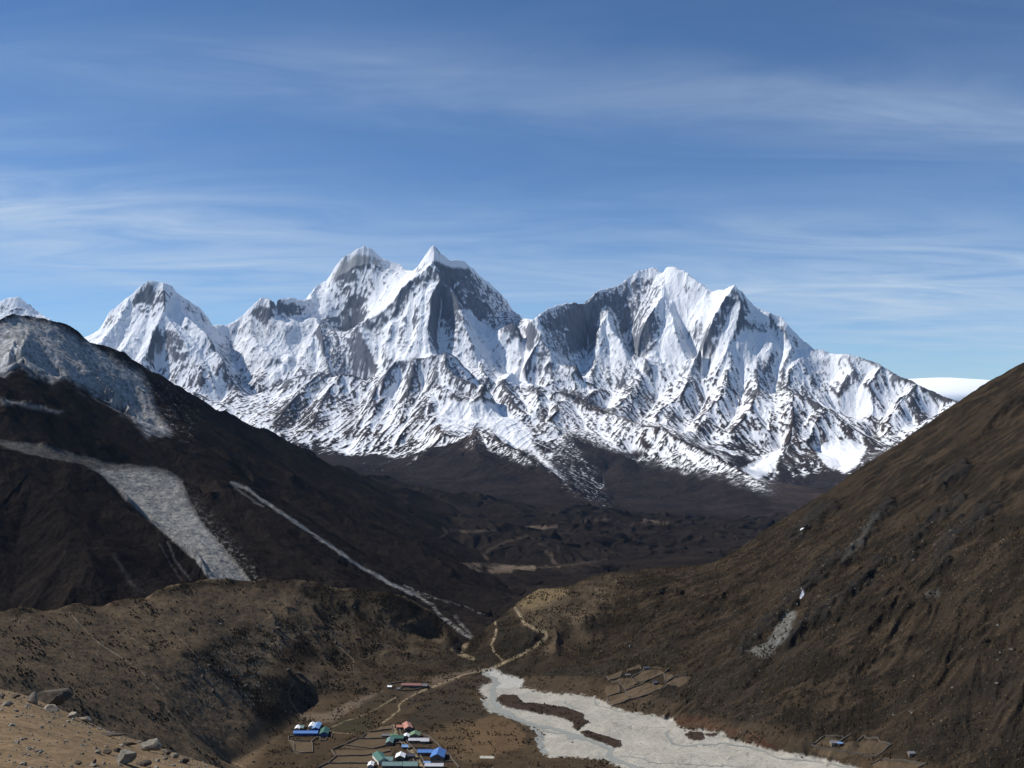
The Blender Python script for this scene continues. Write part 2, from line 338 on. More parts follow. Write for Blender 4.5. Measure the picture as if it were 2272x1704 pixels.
    r('D', (950, 155, 12.6), (900, 230, 12.45), (850, 310, 12.3), (800, 420, 12.1), (760, 500, 11.95), (740, 600, 11.7))
    r('D', (950, 155, 12.6), (985, 260, 12.4), (955, 380, 12.15), (890, 520, 11.8), (850, 620, 11.55))
    r('D', (1065, 275, 12.6), (1000, 330, 12.35), (1000, 400, 12.2), (940, 450, 12.0), (920, 560, 11.7))
    r('D', (1065, 275, 12.6), (1110, 380, 12.3), (1140, 440, 12.1), (1110, 530, 11.85), (1070, 600, 11.65))
    r('D', (1180, 300, 12.5), (1200, 380, 12.3), (1230, 460, 12.1), (1190, 540, 11.85), (1200, 640, 11.55))
    v('D', (1140, 330, 12.45), (1170, 460, 12.05), (1150, 560, 11.8), (1140, 640, 11.5))
    r('D', (1340, 470, 12.3), (1270, 520, 12.0), (1220, 590, 11.7), (1210, 670, 11.4))
    v('D', (1420, 560, 11.85), (1400, 620, 11.6), (1440, 720, 11.35), (1560, 790, 11.1))
    r('D', (1500, 500, 12.0), (1540, 580, 11.7), (1470, 680, 11.45)); r('D', (1680, 555, 11.7), (1600, 640, 11.4), (1640, 740, 11.1), (1600, 850, 10.7), (1640, 920, 10.5))
    r('D', (1850, 640, 11.2), (1750, 720, 10.9), (1720, 800, 10.7), (1690, 920, 10.3)); r('D', (2050, 730, 10.8), (1900, 800, 10.6), (1820, 880, 10.3))
    v('D', (1760, 680, 11.2), (1690, 760, 10.95)); v('D', (1950, 750, 10.85), (1830, 820, 10.55))
    # nearer, lower range of brown rock ribs
    r('B', (60, 1020, 11.0), (200, 970, 11.0), (330, 940, 11.0), (390, 980, 11), (460, 960, 10.9), (540, 960, 10.9), (620, 1010, 10.9), (700, 1000, 10.9), (760, 930, 10.9), (810, 870, 10.9), (930, 860, 10.9), (1060, 840, 10.9), (1130, 820, 10.9), (1200, 860, 10.9), (1260, 940, 10.85)); r('B', (1350, 870, 11.7), (1400, 980, 10.9)); r('B', (1650, 980, 11.45), (1720, 1060, 10.8)); r('B', (2120, 1050, 11.4), (2000, 1130, 10.6), (1850, 1130, 10.4)); r('B', (1040, 820, 11.6), (1080, 850, 10.9)); r('B', (1590, 900, 11.85), (1540, 960, 11.2), (1500, 1010, 10.8))
    r('B', (810, 870, 10.9), (700, 1000, 10.6), (640, 1130, 10.2), (600, 1200, 10.0), (540, 1350, 9.5), (480, 1500, 9.0))
    r('B', (930, 860, 10.9), (900, 950, 10.7), (860, 1130, 10.2), (800, 1280, 9.7), (700, 1480, 9.0))
    r('B', (1080, 850, 10.9), (1060, 950, 10.65), (1040, 1050, 10.4), (1000, 1130, 10.1), (960, 1220, 9.8), (880, 1350, 9.4), (800, 1520, 8.8))
    r('B', (1130, 820, 10.9), (1115, 900, 10.7), (1180, 970, 10.5), (1260, 1000, 10.4), (1320, 1025, 10.3))
    r('B', (1100, 1040, 10.35), (1200, 1100, 10.15), (1290, 1130, 10.05), (1360, 1090, 10.1), (1385, 1010, 10.4))
    v('B', (1110, 1110, 9.95), (1200, 1150, 9.85), (1300, 1170, 9.75), (1380, 1150, 9.85))
    v('B', (1150, 1190, 9.6), (1300, 1210, 9.5), (1500, 1250, 9.4), (1650, 1400, 8.9), (1700, 1450, 8.7), (1820, 1560, 8.2), (1930, 1650, 7.8))
    v('B', (990, 950, 10.7), (960, 1080, 10.2), (900, 1200, 9.8), (830, 1330, 9.3)); v('B', (620, 1080, 10.5), (560, 1230, 9.9), (500, 1400, 9.3))
    v('B', (860, 960, 10.7), (790, 1100, 10.3), (730, 1250, 9.7), (640, 1430, 9.0))
    r('B', (460, 960, 10.9), (380, 1050, 10.6), (330, 1150, 10.3), (240, 1330, 9.6)); r('B', (330, 940, 11), (250, 1020, 10.7), (150, 1120, 10.3), (60, 1230, 9.9), (0, 1300, 9.6))
    v('B', (300, 1540, 8.7), (500, 1580, 8.4), (700, 1600, 8.2), (850, 1620, 8.0))
    r('B', (1500, 1010, 10.8), (1560, 1130, 10.3), (1640, 1220, 10.0)); v('B', (1430, 1020, 10.7), (1480, 1120, 10.3), (1510, 1180, 10.1))
    r('B', (1720, 1060, 10.7), (1740, 1160, 10.3), (1720, 1240, 10.0), (1800, 1300, 9.7)); r('B', (1850, 1130, 10.4), (1860, 1190, 10.1), (1810, 1240, 9.9))
    # dark snow-dusted hill before it
    r('B', (1080, 1290, 9.3), (1130, 1350, 8.7), (1200, 1360, 8.6), (1290, 1360, 8.5), (1330, 1315, 8.4), (1400, 1330, 8.3), (1500, 1400, 8.0), (1650, 1480, 7.6), (1800, 1580, 7.1), (1900, 1650, 6.8), (2050, 1773, 6.3))
    r('B', (1130, 1350, 8.7), (1000, 1450, 8.5), (850, 1610, 7.9)); r('B', (1330, 1315, 8.4), (1310, 1400, 8.0), (1350, 1500, 7.6), (1400, 1640, 7.1))
    r('B', (1200, 1450, 8.1), (1180, 1560, 7.7), (1200, 1660, 7.3))
    v('S', (880, 1060, 7.4), (980, 1075, 7.0), (1080, 1095, 6.6), (1180, 1110, 6.3), (1300, 1122, 6.0), (1358, 1127, 6.1), (1500, 1150, 5.8), (1650, 1165, 5.7), (1800, 1180, 5.5))
    v('S', (1324, 1118, 6.2), (1270, 1085, 6.9), (1240, 1050, 7.5))
    # dusted spur, centre right
    r('D', (70, 680, 10.7), (150, 685, 10.6), (250, 740, 10.4), (330, 780, 10.2), (400, 810, 9.9), (500, 845, 9.5), (580, 850, 9.3), (700, 920, 8.8), (850, 990, 8.2), (1000, 1080, 7.5), (1150, 1170, 6.9), (1280, 1260, 6.4))
    r('D', (150, 900, 9.5), (240, 950, 9.2), (330, 990, 8.9), (410, 1000, 8.85), (450, 1010, 8.8)); r('D', (500, 845, 9.5), (510, 950, 9.0), (540, 1040, 8.6), (600, 1110, 8.2), (700, 1200, 7.6))
    r('D', (580, 850, 9.3), (640, 960, 8.8), (690, 1080, 8.2), (760, 1190, 7.4), (820, 1280, 6.6)); r('D', (410, 1000, 8.85), (400, 1100, 8.3), (350, 1230, 7.3), (380, 1290, 6.6))
    v('D', (330, 1050, 8.8), (300, 1150, 8.2), (240, 1220, 7.8)); v('D', (470, 950, 9.2), (480, 1060, 8.6), (520, 1160, 7.9), (560, 1260, 6.9))
    # right-hand tier behind the spur
    r('D', (1070, 600, 11.65), (1062, 650, 11.2), (1060, 690, 10.9)); r('D', (920, 560, 11.7), (905, 640, 11.2), (900, 700, 10.9)); r('D', (740, 600, 11.7), (700, 680, 11.2), (640, 740, 10.9), (560, 790, 10.5)); r('D', (470, 610, 11.8), (440, 690, 11.2), (380, 770, 10.6)); r('D', (240, 600, 11.9), (200, 680, 11.2), (160, 720, 10.8)); v('D', (820, 640, 11.4), (760, 760, 10.8), (700, 850, 10.2)); v('D', (570, 620, 11.6), (540, 720, 11.0), (480, 800, 10.4)); v('D', (990, 620, 11.4), (950, 760, 10.6), (860, 880, 10.0)); v('D', (340, 620, 11.6), (310, 720, 10.9))
    r('D', (1210, 660, 11.3), (1230, 690, 10.8), (1290, 700, 10.7), (1400, 760, 10.5), (1450, 790, 10.4), (1600, 910, 10.0), (1680, 970, 9.8))
    r('D', (1230, 690, 10.8), (1240, 800, 10.3), (1220, 880, 10.0), (1190, 980, 9.5), (1140, 1100, 9.0), (1110, 1150, 8.7)); r('D', (900, 700, 10.9), (800, 780, 10.6), (740, 880, 10.0))
    r('D', (1060, 690, 10.9), (1000, 800, 10.4), (900, 900, 10.0), (930, 1000, 9.5)); v('D', (1190, 950, 10.0), (1100, 1010, 9.6), (1030, 1060, 9.2), (1000, 1070, 8.6))
    v('D', (1350, 950, 9.95), (1430, 990, 9.6), (1490, 1060, 9.2)); v('D', (1150, 1190, 8.2), (1300, 1250, 7.8), (1500, 1120, 8.6), (1700, 1000, 9.2))
    r('D', (640, 740, 10.9), (600, 790, 10.6), (680, 860, 10.1)); r('D', (1400, 760, 10.5), (1330, 860, 10.1), (1310, 930, 9.8)); v('D', (1300, 960, 9.6), (1290, 1080, 9.1), (1290, 1180, 8.5))
    # ground behind and the edges
    Ls.append(xyz([(-10500, 14350, 400), (0, 14350, 500), (3800, 14350, 100), (10500, 14350, -200)])); Ls.append(xyz([(-3300, 5450, -440), (0, 5450, -420), (3300, 5450, -430)]))
    Ls.append(xyz([(-5600, 9000, -100), (-4100, 6500, -300), (-3300, 5450, -440)])); Ls.append(xyz([(5600, 9000, 0), (4500, 7000, -300), (3300, 5450, -430)]))
    z = g.solve(Ls, smooth=2)
    H = sstep(-350, 500, z); X, Y = g.X, g.Y
    j1, j2 = fbm(X, Y, 160, 3, 0.6, seed=15)*22, fbm(X, Y, 160, 3, 0.6, seed=16)*22
    dr = dist_to(g, Rg, 420.0); dv = dist_to(g, Gl, 300.0); dc = dist_to(g, [crest], 100.0)
    valley = sstep(-440, -250, z)
    z = z - (0.62*np.minimum(dr, 130)+0.30*np.clip(dr-130, 0, 220))*valley*(0.55+0.45*H) - 0.30*np.clip(180-dv, 0, 180)*valley
    z = z + fbm(X, Y, 600, 3, seed=1)*16*H
    z = erode(g, z, 300, 6, lerp(0.075, 0.055, sstep(0, 900, z)), 0.50, 10, 0.7)
    ws = sstep(1180, 1320, CX+g.u*F); stA = ridged(X-0.45*Y, Y*0.22, 75, 3, 0.6, seed=17); stB = ridged(X+0.35*Y, Y*0.25, 75, 3, 0.6, seed=18); stk = lerp(stA, stB, ws)-0.35; lowm = sstep(900, 300, z)
    z = z + stk*8*lowm*valley
    wx = fbm(X, Y, 400, 2, seed=3)*60
    z = z + (ridged(X+wx, Y-wx, 150, 4, 0.62, seed=5)-0.35)*20*(0.15+0.85*H*sstep(200, 900, z)) + fbm(X, Y, 40, 3, 0.65, seed=9)*3.5*(0.5+H)
    z = z - 60*sstep(5700, 5420, Y)
    gx, gy = g.grad(z); sl = np.sqrt(gx*gx+gy*gy); ix, iy = g.img(z)
    # snow lies in hollows and on benches; steep walls and blown ribs are bare
    n1 = fbm(X, Y, 300, 4, 0.6, seed=21); n2 = fbm(X, Y, 45, 3, 0.7, seed=22); n3 = fbm(X, Y*0.6, 20, 2, 0.7, seed=23)
    rel = (z-blur(z, 24)); rel1 = z-blur(z, 5); rel = rel/(np.abs(rel).mean()+1e-3); rel1 = rel1/(np.abs(rel1).mean()+1e-3)
    ssl = blur(sl, 3); lsl = blur(sl, 60)
    bed = np.sin((z + fbm(X, Y, 700, 3, seed=12)*90 + X*0.10)*2*np.pi/46.0)
    hi_ = sstep(250, 900, z+n1*200)
    # high up: rock where the wall is truly steep, snow bands on the bedding ledges
    s_hi = 1-sstep(-0.22, 0.30, (ssl-1.85-0.45*sstep(1420, 1500, ix))*0.8 + bed*0.12*np.clip(n1*2+0.5, 0, 1)*sstep(0.9, 1.4, ssl) + n2*0.25 + n3*0.12 + n1*0.35 + rel1*0.05 - 0.8*sstep(60, 20, dc)*sstep(200,700,z))
    s_lo = 1-sstep(-0.20, 0.28, (sl-lsl)*0.60 + rel*0.10 + rel1*0.05 + n2*0.34 + n3*0.22 + n1*0.60 - 0.06 + 0.30*sstep(-100, -480, z) + stk*0.35)
    snow = lerp(s_lo, s_hi, hi_)
    line_z = -400 - 75*(ix < 900) - 190*sstep(1640, 1720, ix) + n1*90 + n2*60
    snow *= sstep(-60, 130, z-line_z)*lerp(sstep(0.10, 0.30, lsl), 1.0, sstep(-330, -230, z))
    # foreground hill and spur only dusted
    dust = poly(ix, iy, 'B', [(860, 1620), (1000, 1440), (1130, 1340), (1290, 1350), (1330, 1300), (1420, 1325), (1520, 1395), (1660, 1470), (1810, 1570), (1900, 1650), (2060, 1780), (1900, 1900), (860, 1700)], 5, n2*6, n1*6)*(Y < 9000)
    tpat = sstep(0.1, 0.9, n3*0.9+n2*0.7 + n1*0.5 + sstep(-260, 100, z)*0.7-0.35)
    snow = lerp(snow, tpat*0.55*sstep(-330, -120, z+n1*80), dust); rk = None
    spur = poly(ix, iy, 'D', [(100, 1040), (90, 700), (250, 735), (400, 805), (500, 840), (580, 845), (720, 915), (860, 985), (1010, 1075), (1160, 1165), (1300, 1270), (1200, 1330), (300, 1330)], 26, n2*6, n1*8)*(Y < 10800)
    hfade = sstep(-400, -40, z + n1*130 + n3*60)
    sdust = np.clip(sstep(-0.5, 0.9, n3*1.1+n2*0.8 + hfade*1.9-1.1), 0, 1)*sstep(0.9, 0.5, sl+n2*0.2)*sstep(0.1, 0.6, hfade)
    snow = lerp(snow, sdust*0.95, spur*0.85)
    upp = poly(ix, iy, 'D', [(70, 680), (250, 735), (500, 840), (580, 845), (720, 915), (860, 985), (1010, 1075), (1120, 1150), (1000, 1130), (850, 1085), (700, 1060), (560, 1025), (480, 985), (420, 980), (330, 970), (250, 930), (150, 880), (80, 860)], 22, n2*18+n3*10, n1*22+n3*8)*(Y < 10800)
    lft = poly(ix, iy, 'D', [(0, 850), (150, 900), (240, 980), (300, 1070), (350, 1250), (220, 1220), (0, 1040), (-60, 950)], 14, n2*14, n1*12)*(Y < 10800)
    rel2 = np.clip(0.55 - rel*0.25 - rel1*0.12 + n3*0.5 + n2*0.4 + stk*0.5, 0, 1)
    snow = np.maximum(snow*(1-0.5*upp), upp*np.clip(rel2*1.5-0.05, 0, 1)*0.92); snow = np.maximum(snow, lft*np.clip(rel2*1.2-0.72, 0, 1)*0.9)
    hs = poly(ix, iy, 'B', [(1330, 1318), (1420, 1338), (1560, 1440), (1720, 1540), (1640, 1545), (1500, 1480), (1380, 1430)], 8, n2*8, n1*8)*(Y < 9000); snow = np.maximum(snow, hs*np.clip(rel2*1.1-0.25, 0, 1)*0.8)
    dkp = poly(ix, iy, 'D', [(150, 890), (240, 945), (330, 985), (400, 995), (460, 1005), (520, 1100), (500, 1260), (380, 1300), (340, 1200), (300, 1080), (200, 980)], 8, n2*9, n1*9)*(Y < 10000)
    snow = snow*(1-dkp*0.85)
    fld = poly(ix, iy, 'B', [(1060, 1200), (1160, 1130), (1400, 1140), (1520, 1190), (1680, 1330), (1700, 1430), (1900, 1640), (1830, 1590), (1650, 1460), (1480, 1360), (1330, 1290), (1150, 1330)], 10, n2*8, n1*10)
    snow = np.maximum(snow, fld*np.clip(0.80+n3*0.30-sstep(1200, 1400, iy)*0, 0, 1))
    for reg, pl in (('B', [(1040, 125), (1100, 190), (1160, 198), (1260, 238), (1285, 275), (1200, 275), (1140, 262), (1080, 235), (1000, 250), (955, 275)]), ('B', [(560, 135), (605, 118), (700, 190), (830, 248), (760, 240), (640, 185), (520, 195), (455, 225)]), ('D', [(430, 118), (480, 83), (550, 60), (625, 58), (700, 78), (760, 125), (680, 170), (640, 230), (600, 150), (540, 130), (450, 130)]), ('D', [(980, 1060), (1060, 1020), (1190, 950), (1150, 1060), (1060, 1120)]), ('D', [(1340, 960), (1400, 930), (1520, 920), (1600, 960), (1560, 1040), (1490, 1090), (1400, 1050)]), ('D', [(1460, 720), (1560, 630), (1620, 700), (1640, 780), (1560, 830), (1490, 780)]), ('A', [(1690, 1020), (1760, 940), (1860, 850), (1870, 900), (1800, 1000), (1740, 1050)]), ('B', [(1500, 860), (1620, 920), (1640, 980), (1720, 1040), (1560, 1020), (1480, 950)])):
        pm = poly(ix, iy, reg, pl, 5, n2*5, n1*5); snow = np.maximum(snow, pm*0.97)
    # rocks: pale grey gneiss high up, brown below
    t = sstep(-200, 900, z+n1*200)[..., None]
    lo = np.array([0.045, 0.034, 0.028], np.float32); hi = np.array([0.135, 0.145, 0.165], np.float32)
    rk = lo + (hi-lo)*t; rk *= (1+0.30*n2+0.25*n1)[..., None]
    veg = sstep(-150, -300, z + n1*60 + 250*sstep(1640, 1720, ix))[..., None]; rk = rk*(1-veg) + np.array([0.0185, 0.0140, 0.0125], np.float32)*veg*(1+0.6*n1[..., None]+0.6*n2[..., None])  # vegetation tone; its strong mottling also paints in relief lighting
    kf = poly(ix, iy, 'B', [(290, 480), (420, 260), (600, 120), (830, 250), (900, 330), (760, 540), (560, 650), (300, 560)], 6)*(Y > 12700)
    pale = np.array([0.34, 0.34, 0.33], np.float32)*(1+0.25*n2+0.2*n1)[..., None]; rk = lerp(rk, pale, kf[..., None])
    snow = lerp(snow, np.clip(snow*0.75+0.12, 0, 1), kf)
    for reg, P, a in (('B', [(340, 590), (480, 595), (560, 650), (640, 800), (680, 920), (660, 1000), (420, 950), (330, 800), (310, 650)], 0.85), ('B', [(0, 480), (120, 490), (290, 490), (300, 640), (260, 760), (200, 860), (120, 780), (0, 700)], 0.35),
                      ('D', [(-10, 310), (90, 262), (230, 232), (310, 190), (430, 140), (560, 130), (590, 190), (550, 270), (490, 370), (430, 400), (325, 290), (270, 380), (250, 480), (130, 520), (30, 470)], 0.75),
                      ('B', [(1160, 270), (1330, 370), (1490, 445), (1560, 550), (1640, 610), (1660, 700), (1450, 680), (1330, 590), (1270, 470)], 0.8), ('B', [(1060, 240), (1110, 330), (1050, 440), (1040, 560), (1020, 650), (1040, 830), (1110, 800), (1100, 640), (1100, 540), (1180, 440), (1130, 300)], 0.45),
                      ('B', [(560, 640), (800, 490), (860, 400), (860, 480), (740, 570), (700, 760), (640, 740)], 0.5)):
        wm = poly(ix, iy, reg, P, 6, n2*5, n1*5)*(Y > 10900); hold = sstep(0.05, 0.5, n2*0.6+n3*0.5+bed*0.15+n1*0.5-rel1*0.25+0.12); snow = snow*(1-wm*a*(1-0.75*hold)); rk = lerp(rk, np.array([0.15, 0.16, 0.185], np.float32)*(1+0.4*n2+0.3*n3)[..., None], (wm*0.8)[..., None])  # rock walls outlined from shaded faces; their shade put into the blue-grey
    bare = np.zeros(z.shape, np.float32)
    for reg, P, a in (('B', [(20, 1200), (130, 1130), (240, 1150), (300, 1220), (400, 1240), (330, 1330), (180, 1290), (60, 1330), (0, 1300)], 0.9), ('B', [(150, 1400), (350, 1450), (500, 1470), (700, 1480), (880, 1500), (860, 1620), (500, 1600), (250, 1540)], 0.9), ('B', [(250, 1520), (880, 1540), (940, 1680), (300, 1680)], 1.6), ('D', [(160, 900), (330, 980), (450, 1000), (540, 1100), (500, 1280), (380, 1320), (330, 1180), (240, 1010)], 0.95), ('D', [(560, 1090), (700, 1100), (850, 1130), (1000, 1170), (1150, 1230), (1100, 1330), (500, 1330), (480, 1180)], 1.5), ('B', [(890, 900), (950, 860), (985, 870), (950, 1000), (900, 1140), (860, 1140)], 0.8), ('B', [(1045, 860), (1090, 850), (1080, 1040), (1010, 1060)], 0.75),
                      ('B', [(1100, 830), (1140, 830), (1250, 1000), (1180, 980)], 0.8), ('B', [(700, 990), (800, 880), (820, 900), (720, 1040), (650, 1200), (600, 1210)], 0.7), ('B', [(1430, 1005), (1600, 1035), (1760, 1055), (1720, 1085), (1560, 1055)], 0.9), ('B', [(1840, 1060), (1960, 1072), (2050, 1125), (2200, 1195), (2150, 1222), (1980, 1145)], 0.9), ('B', [(1730, 1150), (1800, 1160), (1790, 1300), (1710, 1240)], 0.85),
                      ('B', [(1960, 1350), (2100, 1440), (2230, 1490), (2230, 1660), (2100, 1600)], 0.8), ('B', [(1100, 1100), (1250, 1140), (1370, 1080), (1390, 1010), (1340, 1060), (1180, 1085)], 0.75), ('B', [(330, 930), (400, 970), (300, 1080), (230, 1060)], 0.6), ('B', [(520, 1150), (640, 1080), (560, 1300), (480, 1400), (440, 1330)], 0.5), ('B', [(960, 1180), (1020, 1150), (900, 1400), (820, 1480), (840, 1350)], 0.5),
                      ('A', [(1400, 760), (1500, 760), (1560, 860), (1500, 900), (1420, 860)], 0.5), ('A', [(1480, 640), (1680, 560), (1780, 640), (1720, 740), (1560, 720)], 0.45), ('A', [(1440, 950), (1560, 930), (1620, 1010), (1500, 1080), (1420, 1050)], 0.6),
                      ('D', [(980, 675), (1080, 680), (1060, 720), (990, 712)], 0.8), ('D', [(1000, 340), (1110, 350), (1110, 390), (1010, 385)], 0.7), ('D', [(1070, 530), (1130, 520), (1110, 590), (1070, 580)], 0.7), ('D', [(1140, 620), (1200, 590), (1210, 680), (1150, 685)], 0.7), ('D', [(1450, 650), (1550, 590), (1500, 690)], 0.7), ('D', [(1210, 790), (1270, 760), (1280, 900), (1220, 1100), (1170, 1200), (1170, 1050), (1200, 900)], 0.8),  # second patch is a patch of shade, painted as bare rock
                      ('D', [(930, 1010), (1010, 960), (1000, 1060), (940, 1060)], 0.8), ('D', [(1300, 920), (1400, 900), (1350, 980)], 0.8), ('D', [(1250, 1090), (1450, 1050), (1490, 1090), (1300, 1230), (1240, 1190)], 0.75), ('D', [(320, 650), (460, 610), (400, 665)], 0.7), ('D', [(620, 780), (700, 805), (690, 835), (605, 800)], 0.8), ('D', [(420, 700), (560, 690), (600, 740), (480, 760)], 0.5), ('D', [(1600, 850), (1680, 800), (1650, 930), (1590, 950)], 0.7), ('D', [(760, 870), (840, 800), (780, 920), (740, 930)], 0.7)):
        bare = np.maximum(bare, poly(ix, iy, reg, P, 7, n2*9+n3*5, n1*7+n2*5)*a)
    bare = bare; snow = snow*np.clip(1-bare*(1-0.55*sstep(0.1, 0.7, n2*0.6+n3*0.6-rel1*0.25)), 0, 1)
    snow = lerp(snow, sstep(0.22, 0.72, snow + n3*0.12 + fbm(X, Y, 26, 2, 0.7, seed=29)*0.22), 0.75*(1-kf*0.5))
    sc_ = np.array([0.86, 0.87, 0.89], np.float32)
    rgb = np.clip(rk, 0.008, 1)*(1-snow[..., None]) + sc_*snow[..., None]
    cls = np.zeros(z.shape, int); cls[(dust > 0.5) | (spur > 0.5) | ((z < -200) & (Y < 8500))] = 1
    m = mk_mat('snow_and_rock', 0.85, 14.0, 0.16, 0.0, 0.0)
    emit(g, z, rgb, cls, [('snow_mountains', 'snow covered rocky peaks under blue sky along the horizon'), ('foothills', 'dark hills dusted with snow at the foot of the white peaks')], m)
    print('far', time.time()-T0)
build_far()
# ================================================================== DARK LEFT MOUNTAIN AND LOWER VALLEY (1.3 - 7.5 km)
def build_mid():
    g = Grid(-0.60, 0.60, 1200, 1280, 7600, 1250)
    Ls = []
    r = lambda reg, *p: Ls.append(line(reg, p))
    r('A', (-350, 900, 2400), (-100, 690, 2500), (0, 622, 2560), (100, 570, 2600), (140, 572, 2620), (350, 620, 2700), (430, 640, 2740), (500, 690, 2780), (560, 740, 2820), (700, 800, 2900), (900, 890, 3050), (1050, 970, 3150), (1200, 1070, 3250), (1400, 1180, 3400), (1600, 1270, 3550), (1800, 1370, 3700), (2000, 1470, 3850), (2190, 1590, 4000))
    r('S', (752, 1046, 4000), (850, 1100, 3800), (930, 1150, 3600), (1000, 1200, 3400), (1080, 1260, 3000), (1130, 1310, 2600))
    # second crest with the dark cliff, left
    r('A', (-200, 980, 2150), (0, 985, 2200), (60, 940, 2230), (130, 900, 2260), (180, 930, 2280), (270, 975, 2300), (370, 1000, 2330), (430, 985, 2350), (480, 1020, 2380), (560, 1100, 2420), (700, 1190, 2480), (850, 1270, 2550), (950, 1330, 2620))
    r('A', (-200, 1000, 2290), (40, 985, 2330), (130, 940, 2350), (230, 985, 2380), (360, 1010, 2420), (450, 1000, 2440), (600, 1110, 2500), (760, 1200, 2580))
    r('A', (0, 1130, 2080), (150, 1140, 2110), (400, 1200, 2200)); r('A', (100, 700, 2500), (60, 850, 2350)); r('A', (180, 640, 2580), (150, 800, 2420), (150, 880, 2300))
    # crest of the grey scree band
    r('L', (-100, 40, 1950), (0, 50, 1960), (200, 70, 2000), (400, 130, 2060), (560, 170, 2120), (700, 180, 2150), (820, 200, 2180), (880, 240, 2180), (960, 262, 2190), (1130, 262, 2220), (1200, 285, 2240))
    # hump A, before the scree fan
    r('L', (-200, 60, 1750), (0, 90, 1780), (200, 130, 1820), (400, 170, 1860), (470, 210, 1860), (600, 340, 1800), (760, 480, 1740), (880, 580, 1690), (980, 670, 1650), (1030, 740, 1620), (1080, 860, 1560))
    r('L', (-100, 560, 1560), (200, 600, 1560), (500, 650, 1560), (700, 760, 1540), (900, 860, 1520)); r('L', (-200, 900, 1420), (200, 940, 1420), (600, 960, 1430), (1100, 960, 1440))
    # scree fan
    r('L', (640, 220, 2090), (800, 400, 1960), (980, 560, 1840), (1080, 680, 1760), (1130, 800, 1690)); r('L', (860, 240, 2150), (940, 380, 2040), (1060, 560, 1890), (1200, 740, 1760), (1250, 860, 1690))
    r('L', (500, 240, 1980), (700, 450, 1850), (900, 620, 1740), (1040, 760, 1660))
    # hump B between fan and scree stream
    r('L', (960, 262, 2190), (1000, 340, 2100), (1040, 330, 2090), (1130, 300, 2130), (1250, 370, 2120), (1400, 470, 2080), (1550, 580, 2020), (1700, 690, 1960), (1850, 780, 1900), (1980, 870, 1850))
    r('L', (1100, 500, 1960), (1200, 640, 1840), (1400, 800, 1720), (1600, 900, 1640))
    # scree stream (a gully) down to the gorge
    r('L', (1200, 285, 2240), (1300, 365, 2220), (1450, 465, 2180), (1600, 565, 2120), (1750, 670, 2060), (1900, 755, 2000), (1980, 795, 1960)); r('G', (0, 520, 1960), (120, 575, 1900), (230, 650, 1840), (330, 730, 1780), (430, 810, 1720))
    r('G', (150, 500, 2080), (300, 560, 2020), (450, 610, 1960), (560, 680, 1900)); r('L', (1300, 330, 2330), (1500, 430, 2330), (1700, 560, 2300), (1980, 700, 2250)); r('G', (100, 430, 2250), (300, 520, 2200), (500, 620, 2100), (600, 720, 1960))
    r('S', (1060, 1440, 1560), (1070, 1400, 1700), (1085, 1380, 1850), (1100, 1360, 2050), (1130, 1330, 2300), (1180, 1300, 2700), (1250, 1275, 3100), (1400, 1262, 3300))
    # flank ribs
    r('A', (900, 890, 3050), (1000, 1080, 2850), (1150, 1250, 2700), (1300, 1380, 2600), (1500, 1520, 2480)); r('A', (1400, 1180, 3400), (1500, 1330, 3200), (1700, 1500, 3000), (1900, 1640, 2800))
    r('A', (500, 860, 2600), (700, 1050, 2530), (900, 1200, 2520)); r('A', (1100, 1130, 2950), (1250, 1300, 2800), (1450, 1450, 2680)); r('S', (620, 1040, 3300), (760, 1120, 3000), (880, 1190, 2700), (1000, 1260, 2400))
    r('S', (560, 1090, 2600), (700, 1190, 2420), (850, 1270, 2250))
    # lower valley beyond
    r('S', (1100, 1262, 3150), (1250, 1255, 3250), (1500, 1245, 3300), (1750, 1240, 3300), (2300, 1230, 3300)); r('G', (430, 270, 3700), (560, 230, 3750), (700, 170, 3850), (830, 130, 3900), (950, 190, 3850), (1100, 260, 3700), (1300, 320, 3500))
    r('G', (100, 200, 3950), (250, 290, 3800), (500, 330, 3600), (900, 330, 3600), (1300, 280, 3750), (1700, 260, 3700)); r('G', (350, 60, 4600), (600, 90, 4500), (850, 60, 4700), (1100, 90, 4400), (1500, 110, 4300), (1900, 150, 4200))
    r('S', (1050, 1125, 5200), (1250, 1138, 5200), (1430, 1152, 5000), (1650, 1168, 4800), (1800, 1185, 4500), (2300, 1200, 4500)); r('S', (1010, 1150, 4900), (1120, 1170, 4400), (1230, 1190, 4100)); r('S', (1480, 1160, 4800), (1560, 1200, 4100), (1680, 1230, 3700)); r('S', (1380, 1155, 4900), (1430, 1200, 4200))
    r('S', (752, 1046, 4300), (800, 1060, 5200), (900, 1070, 6000), (1000, 1085, 6300), (1180, 1112, 6100), (1358, 1128, 6000), (1650, 1165, 5600))
    r('S', (860, 1095, 4900), (960, 1115, 4600), (1080, 1150, 4300)); r('S', (840, 1080, 5300), (1000, 1105, 5300), (1150, 1125, 5300))
    Ls.append(xyz([(-4500, 7550, -300), (0, 7550, -430), (4500, 7550, -400)])); Ls.append(xyz([(-2520, 4200, 60), (-3600, 6000, -100)])); Ls.append(xyz([(-770, 1290, -10), (-300, 1290, -20), (60, 1290, -60), (770, 1290, -120)]))
    Ls.append(xyz([(770, 1290, -120), (1500, 2500, -200), (2400, 4200, -260)]))
    z = g.solve(Ls, smooth=6)
    ix, iy = g.img(z); X, Y = g.X, g.Y
    far = sstep(3300, 4200, Y); z = z - 200*sstep(5500, 6900, Y)
    z = z + fbm(X, Y, 420, 4, 0.5, seed=31)*lerp(9, 16, far)
